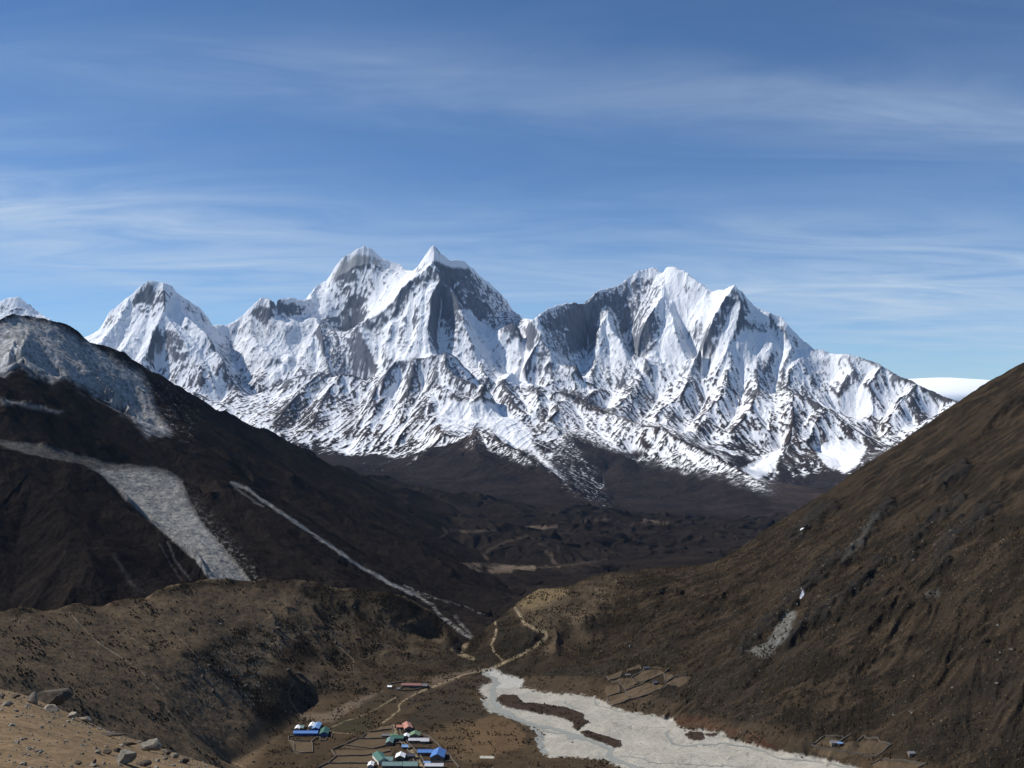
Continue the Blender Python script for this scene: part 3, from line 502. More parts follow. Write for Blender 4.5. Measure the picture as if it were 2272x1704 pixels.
    scree = poly(ix, iy, 'L', [(-200, 40), (0, 60), (200, 75), (400, 135), (560, 172), (700, 182), (820, 200), (880, 245), (930, 360), (1000, 480), (1100, 590), (1230, 750), (1180, 800), (1040, 760), (960, 650), (820, 530), (640, 370), (480, 215), (400, 175), (150, 130), (0, 85), (-200, 75)], 3)*(Y < 2400)
    z0 = z; z = z + (ridged(X, Y, 700, 3, 0.5, seed=38)-0.35)*30*far; z = erode(g, z, 170, 5, lerp(0.082, 0.030, far), 0.5, 4, 0.5); z = lerp(z, erode(g, z, 420, 2, 0.06, 0.4, 14, 0.15), far); z = lerp(z, z0, scree*0.85)
    z = z + fbm(X, Y, 26, 3, 0.6, seed=33)*2.2*(1-0.6*far)
    gx, gy = g.grad(z); sl = np.sqrt(gx*gx+gy*gy); ix, iy = g.img(z)
    n1 = fbm(X, Y, 240, 4, 0.55, seed=41); n2 = fbm(X, Y, 30, 4, 0.7, seed=42); n3 = fbm(X, Y, 9, 3, 0.8, seed=43)
    j1, j2 = n2*6+n3*2, fbm(X, Y, 30, 3, 0.7, seed=44)*6+n3*2
    # streaks that run down the fall line
    sk = fbm((X*gy-Y*gx)/(sl+0.05)*0.02, (X+Y)*0.004, 1.0, 2, seed=4)*0
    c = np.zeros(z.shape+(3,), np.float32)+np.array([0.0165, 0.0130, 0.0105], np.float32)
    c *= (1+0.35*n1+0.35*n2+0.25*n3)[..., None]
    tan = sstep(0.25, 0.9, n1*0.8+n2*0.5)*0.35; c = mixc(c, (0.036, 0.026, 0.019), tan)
    # lower valley: bluish brown, tan terraces and paths
    grey = (0.19, 0.182, 0.168)
    up = poly(ix, iy, 'A', [(-600, 900), (-150, 740), (0, 640), (100, 590), (350, 640), (520, 740), (700, 830), (780, 900), (900, 950), (960, 1060), (1000, 1200), (1100, 1340), (960, 1350), (850, 1240), (700, 1150), (560, 1060), (430, 985), (330, 1000), (220, 970), (130, 900), (0, 1000), (-600, 1150)], 12, j1*1.5, j2*1.5)*(Y > 2200)*(Y < 4000)
    fr = np.clip(0.74+0.6*n3+0.25*n2-0.1*n1, 0, 1); c = mixc(c, (0.52, 0.51, 0.50), up*fr*0.80)
    for P, a in (([(55, 800), (110, 760), (150, 740), (100, 870), (60, 920), (20, 950), (0, 900)], 0.9), ([(0, 660), (90, 640), (60, 760), (0, 800)], 0.5)):
        pm = poly(ix, iy, 'A', P, 6, j1*2, j2*2)*(Y < 4000); c = mixc(c, (0.7, 0.7, 0.71), pm*a*np.clip(0.3+n3+n2, 0, 1))
    s2 = poly(ix, iy, 'A', [(700, 830), (900, 910), (1100, 1040), (1300, 1230), (1260, 1420), (1060, 1330), (960, 1150)], 20, j1*3, j2*3)*(Y < 4000); c = mixc(c, (0.5, 0.5, 0.5), s2*sstep(0.25, 0.8, n3*0.8+n2*0.6)*0.45)
    st = poly(ix, iy, 'A', [(0, 1125), (150, 1140), (400, 1200), (380, 1215), (150, 1165), (0, 1150)], 5, j1, j2)*(Y < 2400); c = mixc(c, (0.25, 0.25, 0.25), st*0.55)
    sf = poly(ix, iy, 'L', [(-200, 40), (0, 60), (200, 75), (400, 135), (560, 172), (700, 182), (820, 200), (880, 245), (930, 360), (1000, 480), (1100, 590), (1230, 750), (1180, 800), (1040, 770), (960, 650), (820, 530), (640, 370), (480, 215), (400, 175), (150, 130), (0, 85), (-200, 75)], 2.2, j1*0.6, j2*0.6)*(Y < 2400)
    bright = poly(ix, iy, 'L', [(470, 205), (700, 200), (860, 240), (930, 380), (1100, 590), (1260, 800), (1040, 780), (820, 530), (620, 350)], 14)
    gc = np.array(grey, np.float32)*(1+0.45*n3+0.25*n2+0.2*n1)[..., None]*(0.50+0.85*bright)[..., None]
    c = lerp(c, gc, (sf*(0.72+0.28*bright))[..., None])
    fringe = poly(ix, iy, 'L', [(900, 250), (1000, 400), (1150, 560), (1300, 760), (1180, 760), (1000, 480)], 14, j1*3, j2*3)*(Y < 2400); c = mixc(c, (0.19, 0.185, 0.18), fringe*sstep(0.0, 0.7, n3+n2*0.4)*0.7)
    for P, wd, a in (([(1130, 265), (1200, 290), (1300, 365), (1450, 465), (1600, 565), (1750, 670), (1900, 755), (2010, 810)], 4.0, 0.85), ([(1130, 275), (1200, 330), (1290, 385)], 2.2, 0.35), ([(820, 560), (850, 640), (930, 740)], 3.0, 0.2), ([(780, 560), (820, 650), (880, 740)], 2.0, 0.14), ([(560, 620), (640, 760), (700, 800)], 5.0, 0.08)):
        c = mixc(c, (0.27, 0.265, 0.25), stroke(ix, iy, 'L', P, wd, j1*0.5, j2*0.5)*a*(Y < 2500)*np.clip(0.9+n3*0.5, 0, 1))
    for P, wd, a in (([(0, 450), (60, 500), (130, 545), (180, 580), (240, 660), (300, 700), (380, 760), (450, 815)], 4.0, 0.7), ([(60, 490), (180, 525), (300, 560), (430, 600), (520, 640)], 1.8, 0.6), ([(0, 620), (60, 660)], 4, 0.4), ([(170, 660), (230, 720), (300, 780), (330, 830)], 6, 0.4), ([(330, 650), (400, 740), (440, 790)], 4, 0.4)):
        c = mixc(c, (0.30, 0.29, 0.27), stroke(ix, iy, 'G', P, wd, j1*0.6, j2*0.6)*a*(Y < 2600)*sstep(-0.5, 0.6, n3+n2*0.5))
    nn = fbm(X, Y*0.5, 60, 3, 0.6, seed=47)
    for P, wd, a in (([(190, 305), (300, 320), (500, 310), (700, 330), (850, 330)], 6, 0.9), ([(230, 320), (300, 325)], 5, 0.6), ([(430, 340), (560, 350), (700, 345)], 5, 0.55), ([(800, 55), (900, 62), (1000, 55)], 3.5, 0.7), ([(300, 80), (450, 90), (600, 75)], 4, 0.4), ([(250, 70), (270, 100), (220, 130)], 3, 0.4), ([(510, 230), (540, 270)], 5, 0.4), ([(900, 210), (960, 230), (980, 290), (1020, 320)], 4, 0.45), ([(1010, 180), (1020, 210)], 3, 0.5), ([(850, 330), (1050, 315), (1250, 290), (1340, 275)], 1.5, 0.4), ([(540, 215), (680, 150), (800, 115), (940, 190), (1100, 260), (1280, 320)], 3, 0.22), ([(1160, 25), (1340, 5)], 2, 0.3), ([(1580, 12), (1660, 20), (1750, 35)], 2.4, 0.8)):
        c = mixc(c, (0.15, 0.115, 0.085), stroke(ix, iy, 'G', P, wd, j1*0.6, j2*0.7)*a*np.clip(0.75+nn, 0, 1)*(Y > 2700))
    n5 = fbm(X, Y, 3.2, 2, 0.8, seed=48); c = c*(1+np.clip(0.55*n5, -0.6, 0.8)*sstep(2700, 1500, Y))[..., None]
    c = np.clip(c, 0.004, 1)
    cls = np.where((X < (Y-4300)*0.0-60*1.0) & (Y < 4300) & (ix < 1100), 0, 1)
    cls = np.where(sf > 0.5, 2, cls)
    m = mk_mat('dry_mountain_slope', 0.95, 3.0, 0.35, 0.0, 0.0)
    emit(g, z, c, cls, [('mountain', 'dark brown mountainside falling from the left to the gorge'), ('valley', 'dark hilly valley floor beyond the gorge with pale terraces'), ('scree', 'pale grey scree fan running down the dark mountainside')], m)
    print('mid', time.time()-T0)
build_mid()
# ================================================================== NEAR VALLEY (0.54 - 1.5 km)
RIVER = [(-54, 135), (-10, 100), (30, 90), (20, 60), (-20, 40), (30, 25), (130, 55), (215, 75), (200, 120), (330, 150), (480, 160), (640, 175), (760, 240), (860, 270), (1080, 300), (1120, 310), (1135, 350), (1190, 372), (1300, 378), (1420, 390), (1450, 430), (1560, 455), (1740, 500), (1850, 520), (2000, 545), (2212, 600), (2500, 680), (2500, 900), (1200, 760), (900, 640), (800, 600), (700, 552), (590, 545), (500, 535), (380, 545), (330, 500), (340, 470), (290, 440), (350, 405), (300, 370), (230, 345), (150, 300), (60, 275), (10, 270), (-30, 215), (-10, 180)]
ISL = [[(50, 200), (90, 165), (180, 170), (215, 210), (330, 220), (470, 240), (580, 280), (580, 310), (625, 335), (560, 355), (545, 380), (510, 360), (520, 330), (400, 290), (280, 270), (180, 250), (90, 230)],
       [(560, 390), (600, 380), (700, 410), (800, 440), (805, 470), (760, 485), (680, 450), (590, 420)], [(1180, 400), (1210, 385), (1290, 390), (1305, 420), (1270, 440), (1210, 430)], [(1300, 400), (1380, 395), (1370, 415), (1320, 415)]]
FIELDS = [[(320, 380), (640, 260), (660, 310), (580, 400), (420, 460)], [(430, 450), (640, 405), (780, 410), (980, 500), (720, 650), (640, 500)], [(330, 580), (580, 530), (600, 700), (350, 800), (290, 700)], [(350, 810), (700, 700), (800, 840), (640, 920), (460, 965), (380, 900)],
          [(850, 410), (1120, 245), (1400, 240), (1520, 300), (1200, 440), (1050, 500)], [(740, 660), (1110, 490), (1320, 540), (1540, 560), (1300, 690), (1050, 800), (820, 850)], [(1510, 320), (1700, 330), (1690, 400), (1540, 490)], [(1530, 520), (1700, 420), (1950, 370), (2060, 410), (1960, 520), (1800, 600), (1700, 550)], [(690, 260), (1000, 130), (1060, 190), (720, 275)], [(1240, 190), (1350, 160), (1500, 220), (1300, 215)]]
VF = [[(740, 1110), (850, 1060), (1130, 1060), (1180, 1120), (1000, 1155), (700, 1150)], [(640, 1170), (1000, 1165), (1180, 1150), (1170, 1180), (900, 1225), (640, 1225)], [(560, 1300), (660, 1230), (900, 1230), (1190, 1190), (1180, 1240), (1000, 1300), (600, 1310)], [(480, 1345), (560, 1310), (1000, 1305), (960, 1345)],
      [(920, 1050), (950, 1000), (1200, 985), (1230, 1030), (1000, 1050)], [(1000, 985), (1080, 940), (1210, 920), (1210, 970)], [(180, 1070), (400, 1080), (410, 1200), (240, 1200)]]
NEAR = {}
def build_near():
    g = Grid(-0.62, 0.62, 1320, 540, 1500, 1060)
    Ls = []
    r = lambda reg, *p: Ls.append(line(reg, p)); rz = lambda reg, *p: Ls.append(line(reg, p, 'z')); rf = lambda reg, *p: Ls.append(line(reg, p, 'f'))
    # right mountain skyline and its spur
    sky = line('G', [(400, 850, 1110), (470, 780, 1120), (590, 680, 1140), (680, 610, 1150), (760, 530, 1165), (850, 480, 1175), (900, 462, 1180), (1000, 463, 1185), (1090, 462, 1190), (1160, 430, 1200), (1250, 375, 1210), (1350, 345, 1220), (1500, 340, 1230), (1700, 318, 1235), (1797, 325, 1240)])
    sky += line('R', [(320, 880, 1240), (450, 790, 1240), (600, 690, 1240), (750, 600, 1245), (900, 490, 1245), (1050, 390, 1250), (1250, 250, 1250), (1400, 150, 1250), (1516, 90, 1250), (1960, -210, 1250)])
    Ls.append(sky)
    back = [(a[0]*0.93+0.01, math.log(math.exp(a[1])*1.16), a[2]-95) for a in sky]; Ls.append(back)
    # moraine crest
    mor = line('L', [(-500, 1000, 600), (-200, 930, 690), (0, 890, 760), (100, 860, 785), (180, 880, 810), (270, 885, 830), (370, 850, 855), (480, 880, 885), (560, 830, 905), (660, 815, 930), (720, 825, 950), (760, 785, 960), (860, 760, 990), (930, 760, 1010), (1000, 740, 1030), (1130, 735, 1060), (1230, 740, 1080), (1300, 725, 1095), (1380, 745, 1110), (1450, 735, 1120), (1560, 750, 1130), (1640, 775, 1140), (1760, 780, 1150), (1900, 790, 1150), (1980, 812, 1150)])
    mor += line('S', [(960, 1352, 1150), (1000, 1388, 1140), (1035, 1430, 1125)]); Ls.append(mor)
    bk = xyz([(a[0]*math.exp(a[1])-80, math.exp(a[1])+30, a[2]-48) for a in mor[2:-3]]); Ls.append(bk)
    # flat floor
    Ls.append(xyz([(x, d, zfloor(d)) for x, d in ((-170, 560), (-185, 640), (-192, 720), (-196, 780))]))
    rf('S', (500, 1702), (560, 1670), (613, 1634), (660, 1600), (700, 1560))
    rz('S', (700, 1575, 1), (760, 1545, 1), (850, 1512, 1), (950, 1475, 0), (1010, 1450, 1), (1050, 1452, 0))
    rz('S', (400, 1450, 66), (520, 1440, 50), (620, 1420, 46), (720, 1400, 37), (820, 1400, 28), (900, 1400, 21), (980, 1420, 8)); rz('S', (560, 1520, 30), (640, 1500, 26), (720, 1480, 16), (820, 1460, 12), (900, 1445, 8))
    rf('W', (-100, 60), (30, 25), (130, 55), (215, 75), (200, 120), (330, 150), (480, 160), (640, 175), (760, 240), (860, 270), (1080, 300), (1190, 372), (1300, 378), (1450, 430), (1740, 500), (1850, 520), (2212, 600), (2500, 690), (3000, 830))
    for yy in (1720, 1660, 1600, 1550): rf('S', (760 if yy > 1600 else 850, yy), (1050, yy), (1300 if yy > 1650 else 1150, yy))
    Ls.append(xyz([(-170, 560, 5), (0, 560, 5), (300, 560, 5), (380, 560, 6)]))
    # gentle skirt, then the steep slope
    rz('S', (1130, 1470, 3), (1200, 1440, 11), (1330, 1455, 14), (1560, 1470, 28), (1750, 1560, 25), (2000, 1630, 22), (2272, 1700, 20), (2500, 1760, 15))
    Ls.append(xyz([(372, 600, 8), (434, 700, 40), (527, 850, 186), (620, 1000, 285), (775, 1250, 405)]))
    rz('G', (900, 640, 44), (1000, 760, 30), (1000, 880, 18)); rz('G', (640, 780, 22), (760, 850, 14), (900, 760, 30)); rz('G', (1180, 620, 48), (1350, 760, 30), (1500, 800, 28))
    # gorge
    Ls.append(xyz([(-58, 1110, -6), (-56, 1180, -16), (-58, 1300, -50), (-58, 1490, -95)]))
    Ls.append(xyz([(-930, 1495, -80), (-400, 1495, -90), (0, 1495, -100), (400, 1495, -40), (930, 1495, 200)]))
    z = g.solve(Ls, smooth=14)
    X, Y = g.X, g.Y; ix, iy = g.img(z)
    fl = sstep(14, 4, z-zfloor(Y))*sstep(1120, 1080, Y)              # 1 on the flat floor
    hum = poly(ix, iy, 'S', [(480, 1440), (600, 1330), (800, 1320), (960, 1370), (1010, 1440), (850, 1500), (700, 1560), (620, 1600), (540, 1540)], 40)
    z = z + fbm(X, Y, 90, 4, 0.5, seed=51)*3.5*(1-fl)
    z = z + (ridged(X, Y, 55, 3, 0.5, seed=52)-0.3)*4*hum*(1-fl)
    z = z - fbm(X, Y, 55, 3, 0.5, seed=53)*1.2*fl
    # crest notches of the moraine
    rsd = sstep(1150, 1450, ix); z = erode(g, z, 50, 5, lerp(0.012, 0.030, rsd), 0.52, 4, 0.55); z = lerp(z, erode(g, z, 125, 3, 0.034, 0.5, 10, 0.5), rsd*sstep(1240, 1140, Y))
    slope_w = 1-fl
    z = z + (ridged(X, Y, 34, 4, 0.55, seed=55)-0.35)*lerp(0.5, 2.0, rsd)*slope_w + fbm(X, Y, 8, 3, 0.6, seed=54)*lerp(0.4, 0.8, rsd)*slope_w
    gs, _ = g.grad(z)
    # two mounds on the floor and a river bluff
    wq = np.exp(-((ix-680)/110)**2-((iy-1530)/75)**2); z = lerp(z, blur(z, 90), np.clip(wq*1.6, 0, 1))
    for (mx, my, rx, ry, hh) in ((691, 1530, 42, 30, 3), (800, 1590, 60, 20, 3)):
        z = z + hh*np.exp(-(((ix-mx)/rx)**2+((iy-my)/ry)**2)*1.3)
    bl = stroke(ix, iy, 'G', [(520, 1030), (400, 1060), (250, 1120), (100, 1170), (0, 1210)], 30); 
    outl = ((0, 0),); ix, iy = g.img(z)
    # rock outcrops on the right slope: ribs along the fall line
    n2 = fbm(X, Y, 14, 4, 0.65, seed=62)
    OUT = [[(420, 1200), (520, 1110), (620, 1010), (700, 930), (800, 840)], [(600, 1170), (720, 1070), (850, 970), (960, 870), (1000, 860)], [(820, 860), (900, 770), (960, 680), (1000, 640)], [(1060, 870), (1090, 780), (1180, 690), (1270, 620)], [(1200, 560), (1280, 500)], [(1180, 880), (1240, 760), (1330, 700), (1400, 660)], [(620, 760), (700, 700), (770, 650)]]
    rockm = np.zeros(z.shape, np.float32)
    for k, P in enumerate(OUT): rockm = np.maximum(rockm, stroke(ix, iy, 'R', P, 13 if k < 4 else 18, n2*16, n2*12, 80))
    rockm *= (ix > 1400)
    z = z + blur(rockm, 9)*(4.5+1.5*ridged(X*0.4, Y, 13, 3, seed=66))
    n9 = fbm(X, Y, 4, 2, 0.7, seed=69)
    rv = sstep(0.30, 0.70, poly(ix, iy, 'W', RIVER, 9.0, n2*5, n2*3.5)+n9*0.38)*(fl > 0.02)
    isl = np.zeros(z.shape, np.float32)
    for P in ISL: isl = np.maximum(isl, sstep(0.30, 0.70, poly(ix, iy, 'W', P, 4.0, n2*3.5, n2*2)+n9*0.30))
    rv = rv*(1-isl); z = z + isl*0.5*fl; z = z - rv*0.35
    gx, gy = g.grad(z); sl = np.sqrt(gx*gx+gy*gy); ix, iy = g.img(z)
    n1 = fbm(X, Y, 130, 4, 0.55, seed=61); n3 = fbm(X, Y, 4.5, 3, 0.8, seed=63); n4 = fbm(X, Y, 35, 3, 0.6, seed=64)
    jx, jy = n2*3.0, fbm(X, Y, 14, 3, 0.65, seed=65)*3.0
    # fall-line streaks on the right slope (across-slope coordinate = Y there)
    strk = fbm(X*0.12+z*0.1, Y*1.0, 14, 4, 0.65, seed=67) + 0.6*fbm(X*0.10+z*0.08, Y*1.0, 5, 3, 0.7, seed=68)
    right = sstep(1100, 1500, ix)*(1-fl)
    base = np.zeros(z.shape+(3,), np.float32)+np.array([0.034, 0.0255, 0.0175], np.float32)
    dark = sstep(-0.35, 0.55, n4*0.7+n3*0.55+n1*0.7+strk*1.25*right+0.05)
    c = mixc(base, (0.018, 0.0155, 0.012), dark*0.9)
    tan = sstep(0.1, 0.9, n1*0.7-n4*0.5+n2*0.5-strk*0.9*right); c = mixc(c, (0.072, 0.052, 0.034), tan*0.5*(1-0.35*right))
    # moraine face: even shrub, tan raised to paint in grazing sunlight; pale crest
    mf = poly(ix, iy, 'L', [(-500, 950), (-20, 900), (300, 880), (560, 860), (860, 790), (1200, 770), (1450, 780), (1500, 880), (1200, 960), (900, 1100), (1100, 1250), (1350, 1500), (1200, 1680), (-20, 1700), (-500, 1900)], 20, jx*3, jy*3)
    c = mixc(c, (0.168, 0.121, 0.077), mf*0.75)
    crest = np.zeros(z.shape, np.float32); mz = [(CX+a[0]*F, CY+(ZC-a[2])/math.exp(a[1])*F) for a in mor]
    c = mixc(c, (0.17, 0.125, 0.075), stroke(ix, iy, 'S', mz, 7, jx*2, jy*2)*sstep(-0.3, 0.6, n4+n2)*0.7)
    # the bright grassy knob at the gorge, and the slope above it
    c = mixc(c, (0.21, 0.155, 0.085), poly(ix, iy, 'G', [(740, 570), (800, 500), (900, 462), (1090, 465), (1060, 510), (950, 560), (860, 600), (780, 620)], 8, jx*2, jy*2)*0.75)
    c = mixc(c, (0.155, 0.115, 0.075), poly(ix, iy, 'G', [(740, 620), (960, 560), (1250, 400), (1500, 380), (1350, 560), (1200, 700), (1300, 780), (1000, 900), (900, 900), (950, 760), (800, 700)], 25, jx*4, jy*4)*0.55*np.clip(0.8+n4, 0, 1))
    for P in ([(700, 740), (850, 740), (920, 780), (850, 860), (700, 920), (640, 900), (600, 780)], [(600, 700), (680, 620), (720, 660), (640, 780), (600, 760)], [(780, 1060), (1000, 1000), (1200, 1010), (1200, 1160), (900, 1160), (790, 1120)], [(1130, 700), (1350, 680), (1340, 740), (1200, 760)], [(1200, 1010), (1450, 920), (1797, 780), (1797, 960), (1600, 930), (1350, 1020), (1300, 1100)], [(1400, 1240), (1797, 1100), (1797, 1320), (1450, 1275)]):
        c = mixc(c, (0.028, 0.025, 0.020), poly(ix, iy, 'G', P, 10, jx*3, jy*3)*0.72)
    c = mixc(c, (0.028, 0.024, 0.019), poly(ix, iy, 'R', [(0, 1400), (300, 1250), (700, 1150), (760, 1200), (500, 1330), (560, 1560), (180, 1480)], 25, jx*5, jy*5)*0.6)
    c = mixc(c, (0.026, 0.023, 0.020), poly(ix, iy, 'R', [(1100, 1480), (1300, 1350), (1516, 1150), (1516, 1600), (1100, 1600)], 40, jx*6, jy*6)*0.55*np.clip(0.6+n4, 0, 1))
    c = mixc(c, (0.050, 0.020, 0.015), poly(ix, iy, 'W', [(1140, 300), (1300, 300), (1500, 380), (1640, 400), (1740, 500), (1560, 455), (1420, 390), (1190, 370), (1130, 340)], 5, jx*2, jy*2)*0.8)
    # boulder field under the moraine: grey
    gf = poly(ix, iy, 'L', [(1050, 1050), (1250, 950), (1640, 960), (1650, 1010), (1400, 1060), (1300, 1180), (1250, 1380), (950, 1380), (880, 1200)], 25, jx*6, jy*6)
    c = mixc(c, (0.13, 0.12, 0.10), gf*sstep(0.0, 0.7, n3+n2*0.6+n4*0.3)*0.75)
    c = mixc(c, (0.035, 0.030, 0.024), np.clip(1.4*np.exp(-(((ix-691)/40)**2+((iy-1536)/36)**2)*1.6), 0, 1)*0.5)
    hb = poly(ix, iy, 'S', [(600, 1330), (760, 1310), (960, 1370), (1020, 1440), (850, 1500), (700, 1570), (640, 1600), (560, 1500), (540, 1420)], 30, jx*5, jy*5)
    c = mixc(c, (0.125, 0.095, 0.062), hb*0.65*np.clip(0.7+n4+n2*0.5, 0, 1))  # hummocky bench: its sunlit look put into the colour as tan
    for P in ([(1480, 880), (1560, 900), (1640, 950), (1600, 975), (1520, 940)], [(1640, 950), (1665, 960), (1660, 1015), (1635, 1000)], [(1830, 935), (1900, 940), (1970, 965), (1880, 970)], [(1340, 1000), (1450, 995), (1420, 1060), (1300, 1140), (1270, 1130)], [(1420, 1215), (1560, 1210), (1700, 1220), (1640, 1260), (1480, 1240)], [(1000, 1260), (1200, 1220), (1300, 1250), (1150, 1290)], [(1060, 1080), (1180, 1060), (1240, 1180), (1140, 1220), (1080, 1150)], [(1450, 745), (1540, 740), (1520, 790), (1440, 760)]):
        c = mixc(c, (0.165, 0.125, 0.085), poly(ix, iy, 'L', P, 9, jx*4, jy*3)*0.6*np.clip(0.7+n3*0.6+n2*0.5, 0, 1))
    # rock
    c = mixc(c, (0.022, 0.021, 0.020), rockm*0.85*np.clip(0.8+n3, 0, 1))
    for P, a in (([(520, 1180), (600, 1050), (640, 1060), (600, 1150), (530, 1230), (440, 1210)], 0.8), ([(810, 850), (880, 760), (930, 680), (960, 670), (920, 760), (860, 830)], 0.22), ([(1120, 990), (1190, 970), (1180, 1000)], 0.4)):
        c = mixc(c, (0.19, 0.19, 0.175), poly(ix, iy, 'R', P, 6, jx*2, jy*2)*a*np.clip(0.75+n3*0.7, 0, 1))
    c = mixc(c, (0.16, 0.155, 0.14), right*sstep(0.75, 1.15, n3*0.9+n2*0.35)*0.45)
    # snow spot
    c = mixc(c, (0.85, 0.86, 0.9), poly(ix, iy, 'R', [(650, 1000), (662, 970), (668, 990), (655, 1005)], 1.0)); c = mixc(c, (0.85, 0.86, 0.9), stroke(ix, iy, 'R', [(655, 738), (664, 733)], 1.2)*(Y > 1000))
    # floor
    c = mixc(c, (0.105, 0.072, 0.043), fl*0.55*np.clip(0.8+n4*0.8+n2*0.4, 0, 1)*(iy > 1500))
    c = mixc(c, (0.038, 0.032, 0.024), fl*sstep(0.05, 0.6, n4*0.7+n2*0.6+n1*0.4)*0.7)
    for reg, P, col, a in (('V', [(1300, 900), (1500, 700), (1900, 560), (2050, 700), (2200, 900), (2212, 1000), (1900, 850), (1700, 900), (1500, 980)], (0.032, 0.029, 0.023), 0.6), ('V', [(1560, 1000), (1900, 880), (2212, 1000), (2212, 1250), (1900, 1300), (1650, 1100)], (0.115, 0.078, 0.045), 0.55),
                         ('V', [(560, 960), (700, 860), (950, 850), (1030, 900), (900, 1000), (750, 1000), (600, 960)], (0.045, 0.042, 0.026), 0.75), ('V', [(820, 720), (1050, 620), (1400, 590), (1250, 700), (1000, 770), (850, 800)], (0.05, 0.042, 0.03), 0.6), ('V', [(260, 820), (560, 800), (900, 640), (1100, 590), (1050, 620), (820, 760), (600, 900), (350, 880)], (0.17, 0.13, 0.095), 0.6),
                         ('G', [(0, 1190), (200, 1050), (480, 990), (540, 1010), (400, 1040), (250, 1110), (120, 1150)], (0.155, 0.117, 0.083), 0.6), ('G', [(0, 1200), (250, 1110), (540, 1030), (600, 1060), (500, 1100), (250, 1160), (0, 1260)], (0.042, 0.033, 0.026), 0.75), ('W', [(0, 290), (130, 300), (230, 400), (230, 470), (0, 540), (-120, 480), (-150, 380)], (0.13, 0.085, 0.048), 0.6)):
        c = mixc(c, col, poly(ix, iy, reg, P, 5, jx*1.5, jy*1.5)*a)
    fm = np.zeros(z.shape, np.float32)
    for P in VF: fm = np.maximum(fm, poly(ix, iy, 'V', P, 1.0, jx*0.3, jy*0.3))
    for P in FIELDS: fm = np.maximum(fm, poly(ix, iy, 'E', P, 1.0, jx*0.3, jy*0.3))
    for P in ([(360, 280), (500, 180), (740, 240), (560, 310)], [(600, 300), (980, 220), (1290, 280), (1150, 410), (980, 400), (700, 350)], [(350, 330), (600, 360), (900, 400), (700, 460), (420, 410)], [(1080, 530), (1180, 480), (1740, 530), (1600, 575), (1100, 600)]): fm = np.maximum(fm, poly(ix, iy, 'Q', P, 1.5, jx*0.4, jy*0.4)*0.8)
    c = lerp(c, np.array([0.125, 0.092, 0.060], np.float32)*(1+0.12*n2+0.15*n4+0.1*n3)[..., None], (fm*0.62)[..., None])
    # river gravel: near-white granite, faint braids
    brd = ridged(X*0.5, Y, 26, 3, seed=71); gcol = np.array([0.325, 0.305, 0.262], np.float32)*(1+0.13*n3+0.10*n2+0.14*n4)[..., None]
    gcol = lerp(gcol, np.array([0.27, 0.27, 0.25], np.float32), (sstep(0.55, 0.85, brd)*0.55)[..., None])
    bcol = poly(ix, iy, 'W', [(-54, 135), (100, 250), (260, 330), (350, 380), (350, 470), (230, 360), (60, 290), (-30, 240)], 5, jx, jy); gcol = lerp(gcol, np.array([0.24, 0.24, 0.215], np.float32), (bcol*0.7*np.clip(0.7+n2, 0, 1))[..., None])
    c = lerp(c, gcol, rv[..., None])
    c = mixc(c, (0.040, 0.028, 0.023), isl*0.9*np.clip(0.9+n3*0.3, 0, 1))
    c = mixc(c, (0.38, 0.37, 0.34), poly(ix, iy, 'G', [(500, 1010), (580, 990), (640, 1030), (780, 1070), (780, 1120), (600, 1130), (620, 1070), (540, 1040)], 3, jx, jy)*(fl > 0.02)*0.85)
    for P, wd, a in (([(580, 1588), (500, 1586)], 3, 0.8),):
        c = mixc(c, (0.5, 0.48, 0.42), stroke(ix, iy, 'G', P, wd)*a)
    # trails
    TR = [('G', [(590, 680), (605, 730), (590, 800), (565, 840), (590, 890), (640, 940)], 2.4, 0.9), ('G', [(730, 600), (765, 650), (780, 690), (850, 730), (930, 755), (940, 785), (870, 850), (780, 900), (680, 945), (600, 985)], 3.6, 0.95), ('G', [(400, 850), (340, 845), (310, 870), (380, 910), (450, 930)], 5, 0.6),
          ('V', [(2200, 360), (1900, 430), (1560, 560), (1420, 620), (1300, 690), (1255, 730), (1270, 770), (1180, 850), (1100, 900)], 1.9, 0.8), ('V', [(1230, 650), (1080, 740), (900, 830), (720, 890), (600, 940)], 1.3, 0.55), ('V', [(1210, 930), (1230, 1010), (1320, 1110), (1400, 1190), (1450, 1260), (1500, 1345)], 3.6, 0.85),
          ('L', [(340, 900), (400, 970), (470, 1040), (560, 1100), (640, 1150), (680, 1180), (740, 1240), (800, 1300), (815, 1370), (880, 1450), (940, 1530), (990, 1590)], 1.5, 0.75), ('L', [(740, 1190), (830, 1300), (900, 1370), (950, 1450), (1010, 1530), (1100, 1610), (1200, 1660)], 1.4, 0.55), ('L', [(580, 990), (700, 1060), (820, 1130)], 1.4, 0.35), ('L', [(850, 1000), (970, 1120)], 1.6, 0.4),
          ('V', [(640, 80), (700, 170), (810, 280), (815, 370)], 1.3, 0.6), ('V', [(240, 480), (175, 600), (190, 680), (260, 780), (320, 840)], 1.3, 0.5), ('V', [(580, 980), (660, 1000), (800, 1010)], 1.5, 0.5)]
    for reg, P, wd, a in TR: c = mixc(c, (0.33, 0.26, 0.165), stroke(ix, iy, reg, P, wd, jx*0.6, jy*0.6)*a*np.clip(0.75+n2*0.7+n3*0.5, 0.1, 1))
    c = np.clip(c, 0.006, 1)
    cls = np.zeros(z.shape, int); cls[(ix > 1045) & (fl < 0.35)] = 1; cls[(ix <= 1045) & (fl < 0.35)] = 2; cls[rv > 0.5] = 3; cls[fm > 0.5] = 4
    m = mk_mat('dry_grass_slope', 0.95, 0.9, 0.45, 0.0, 0.0)
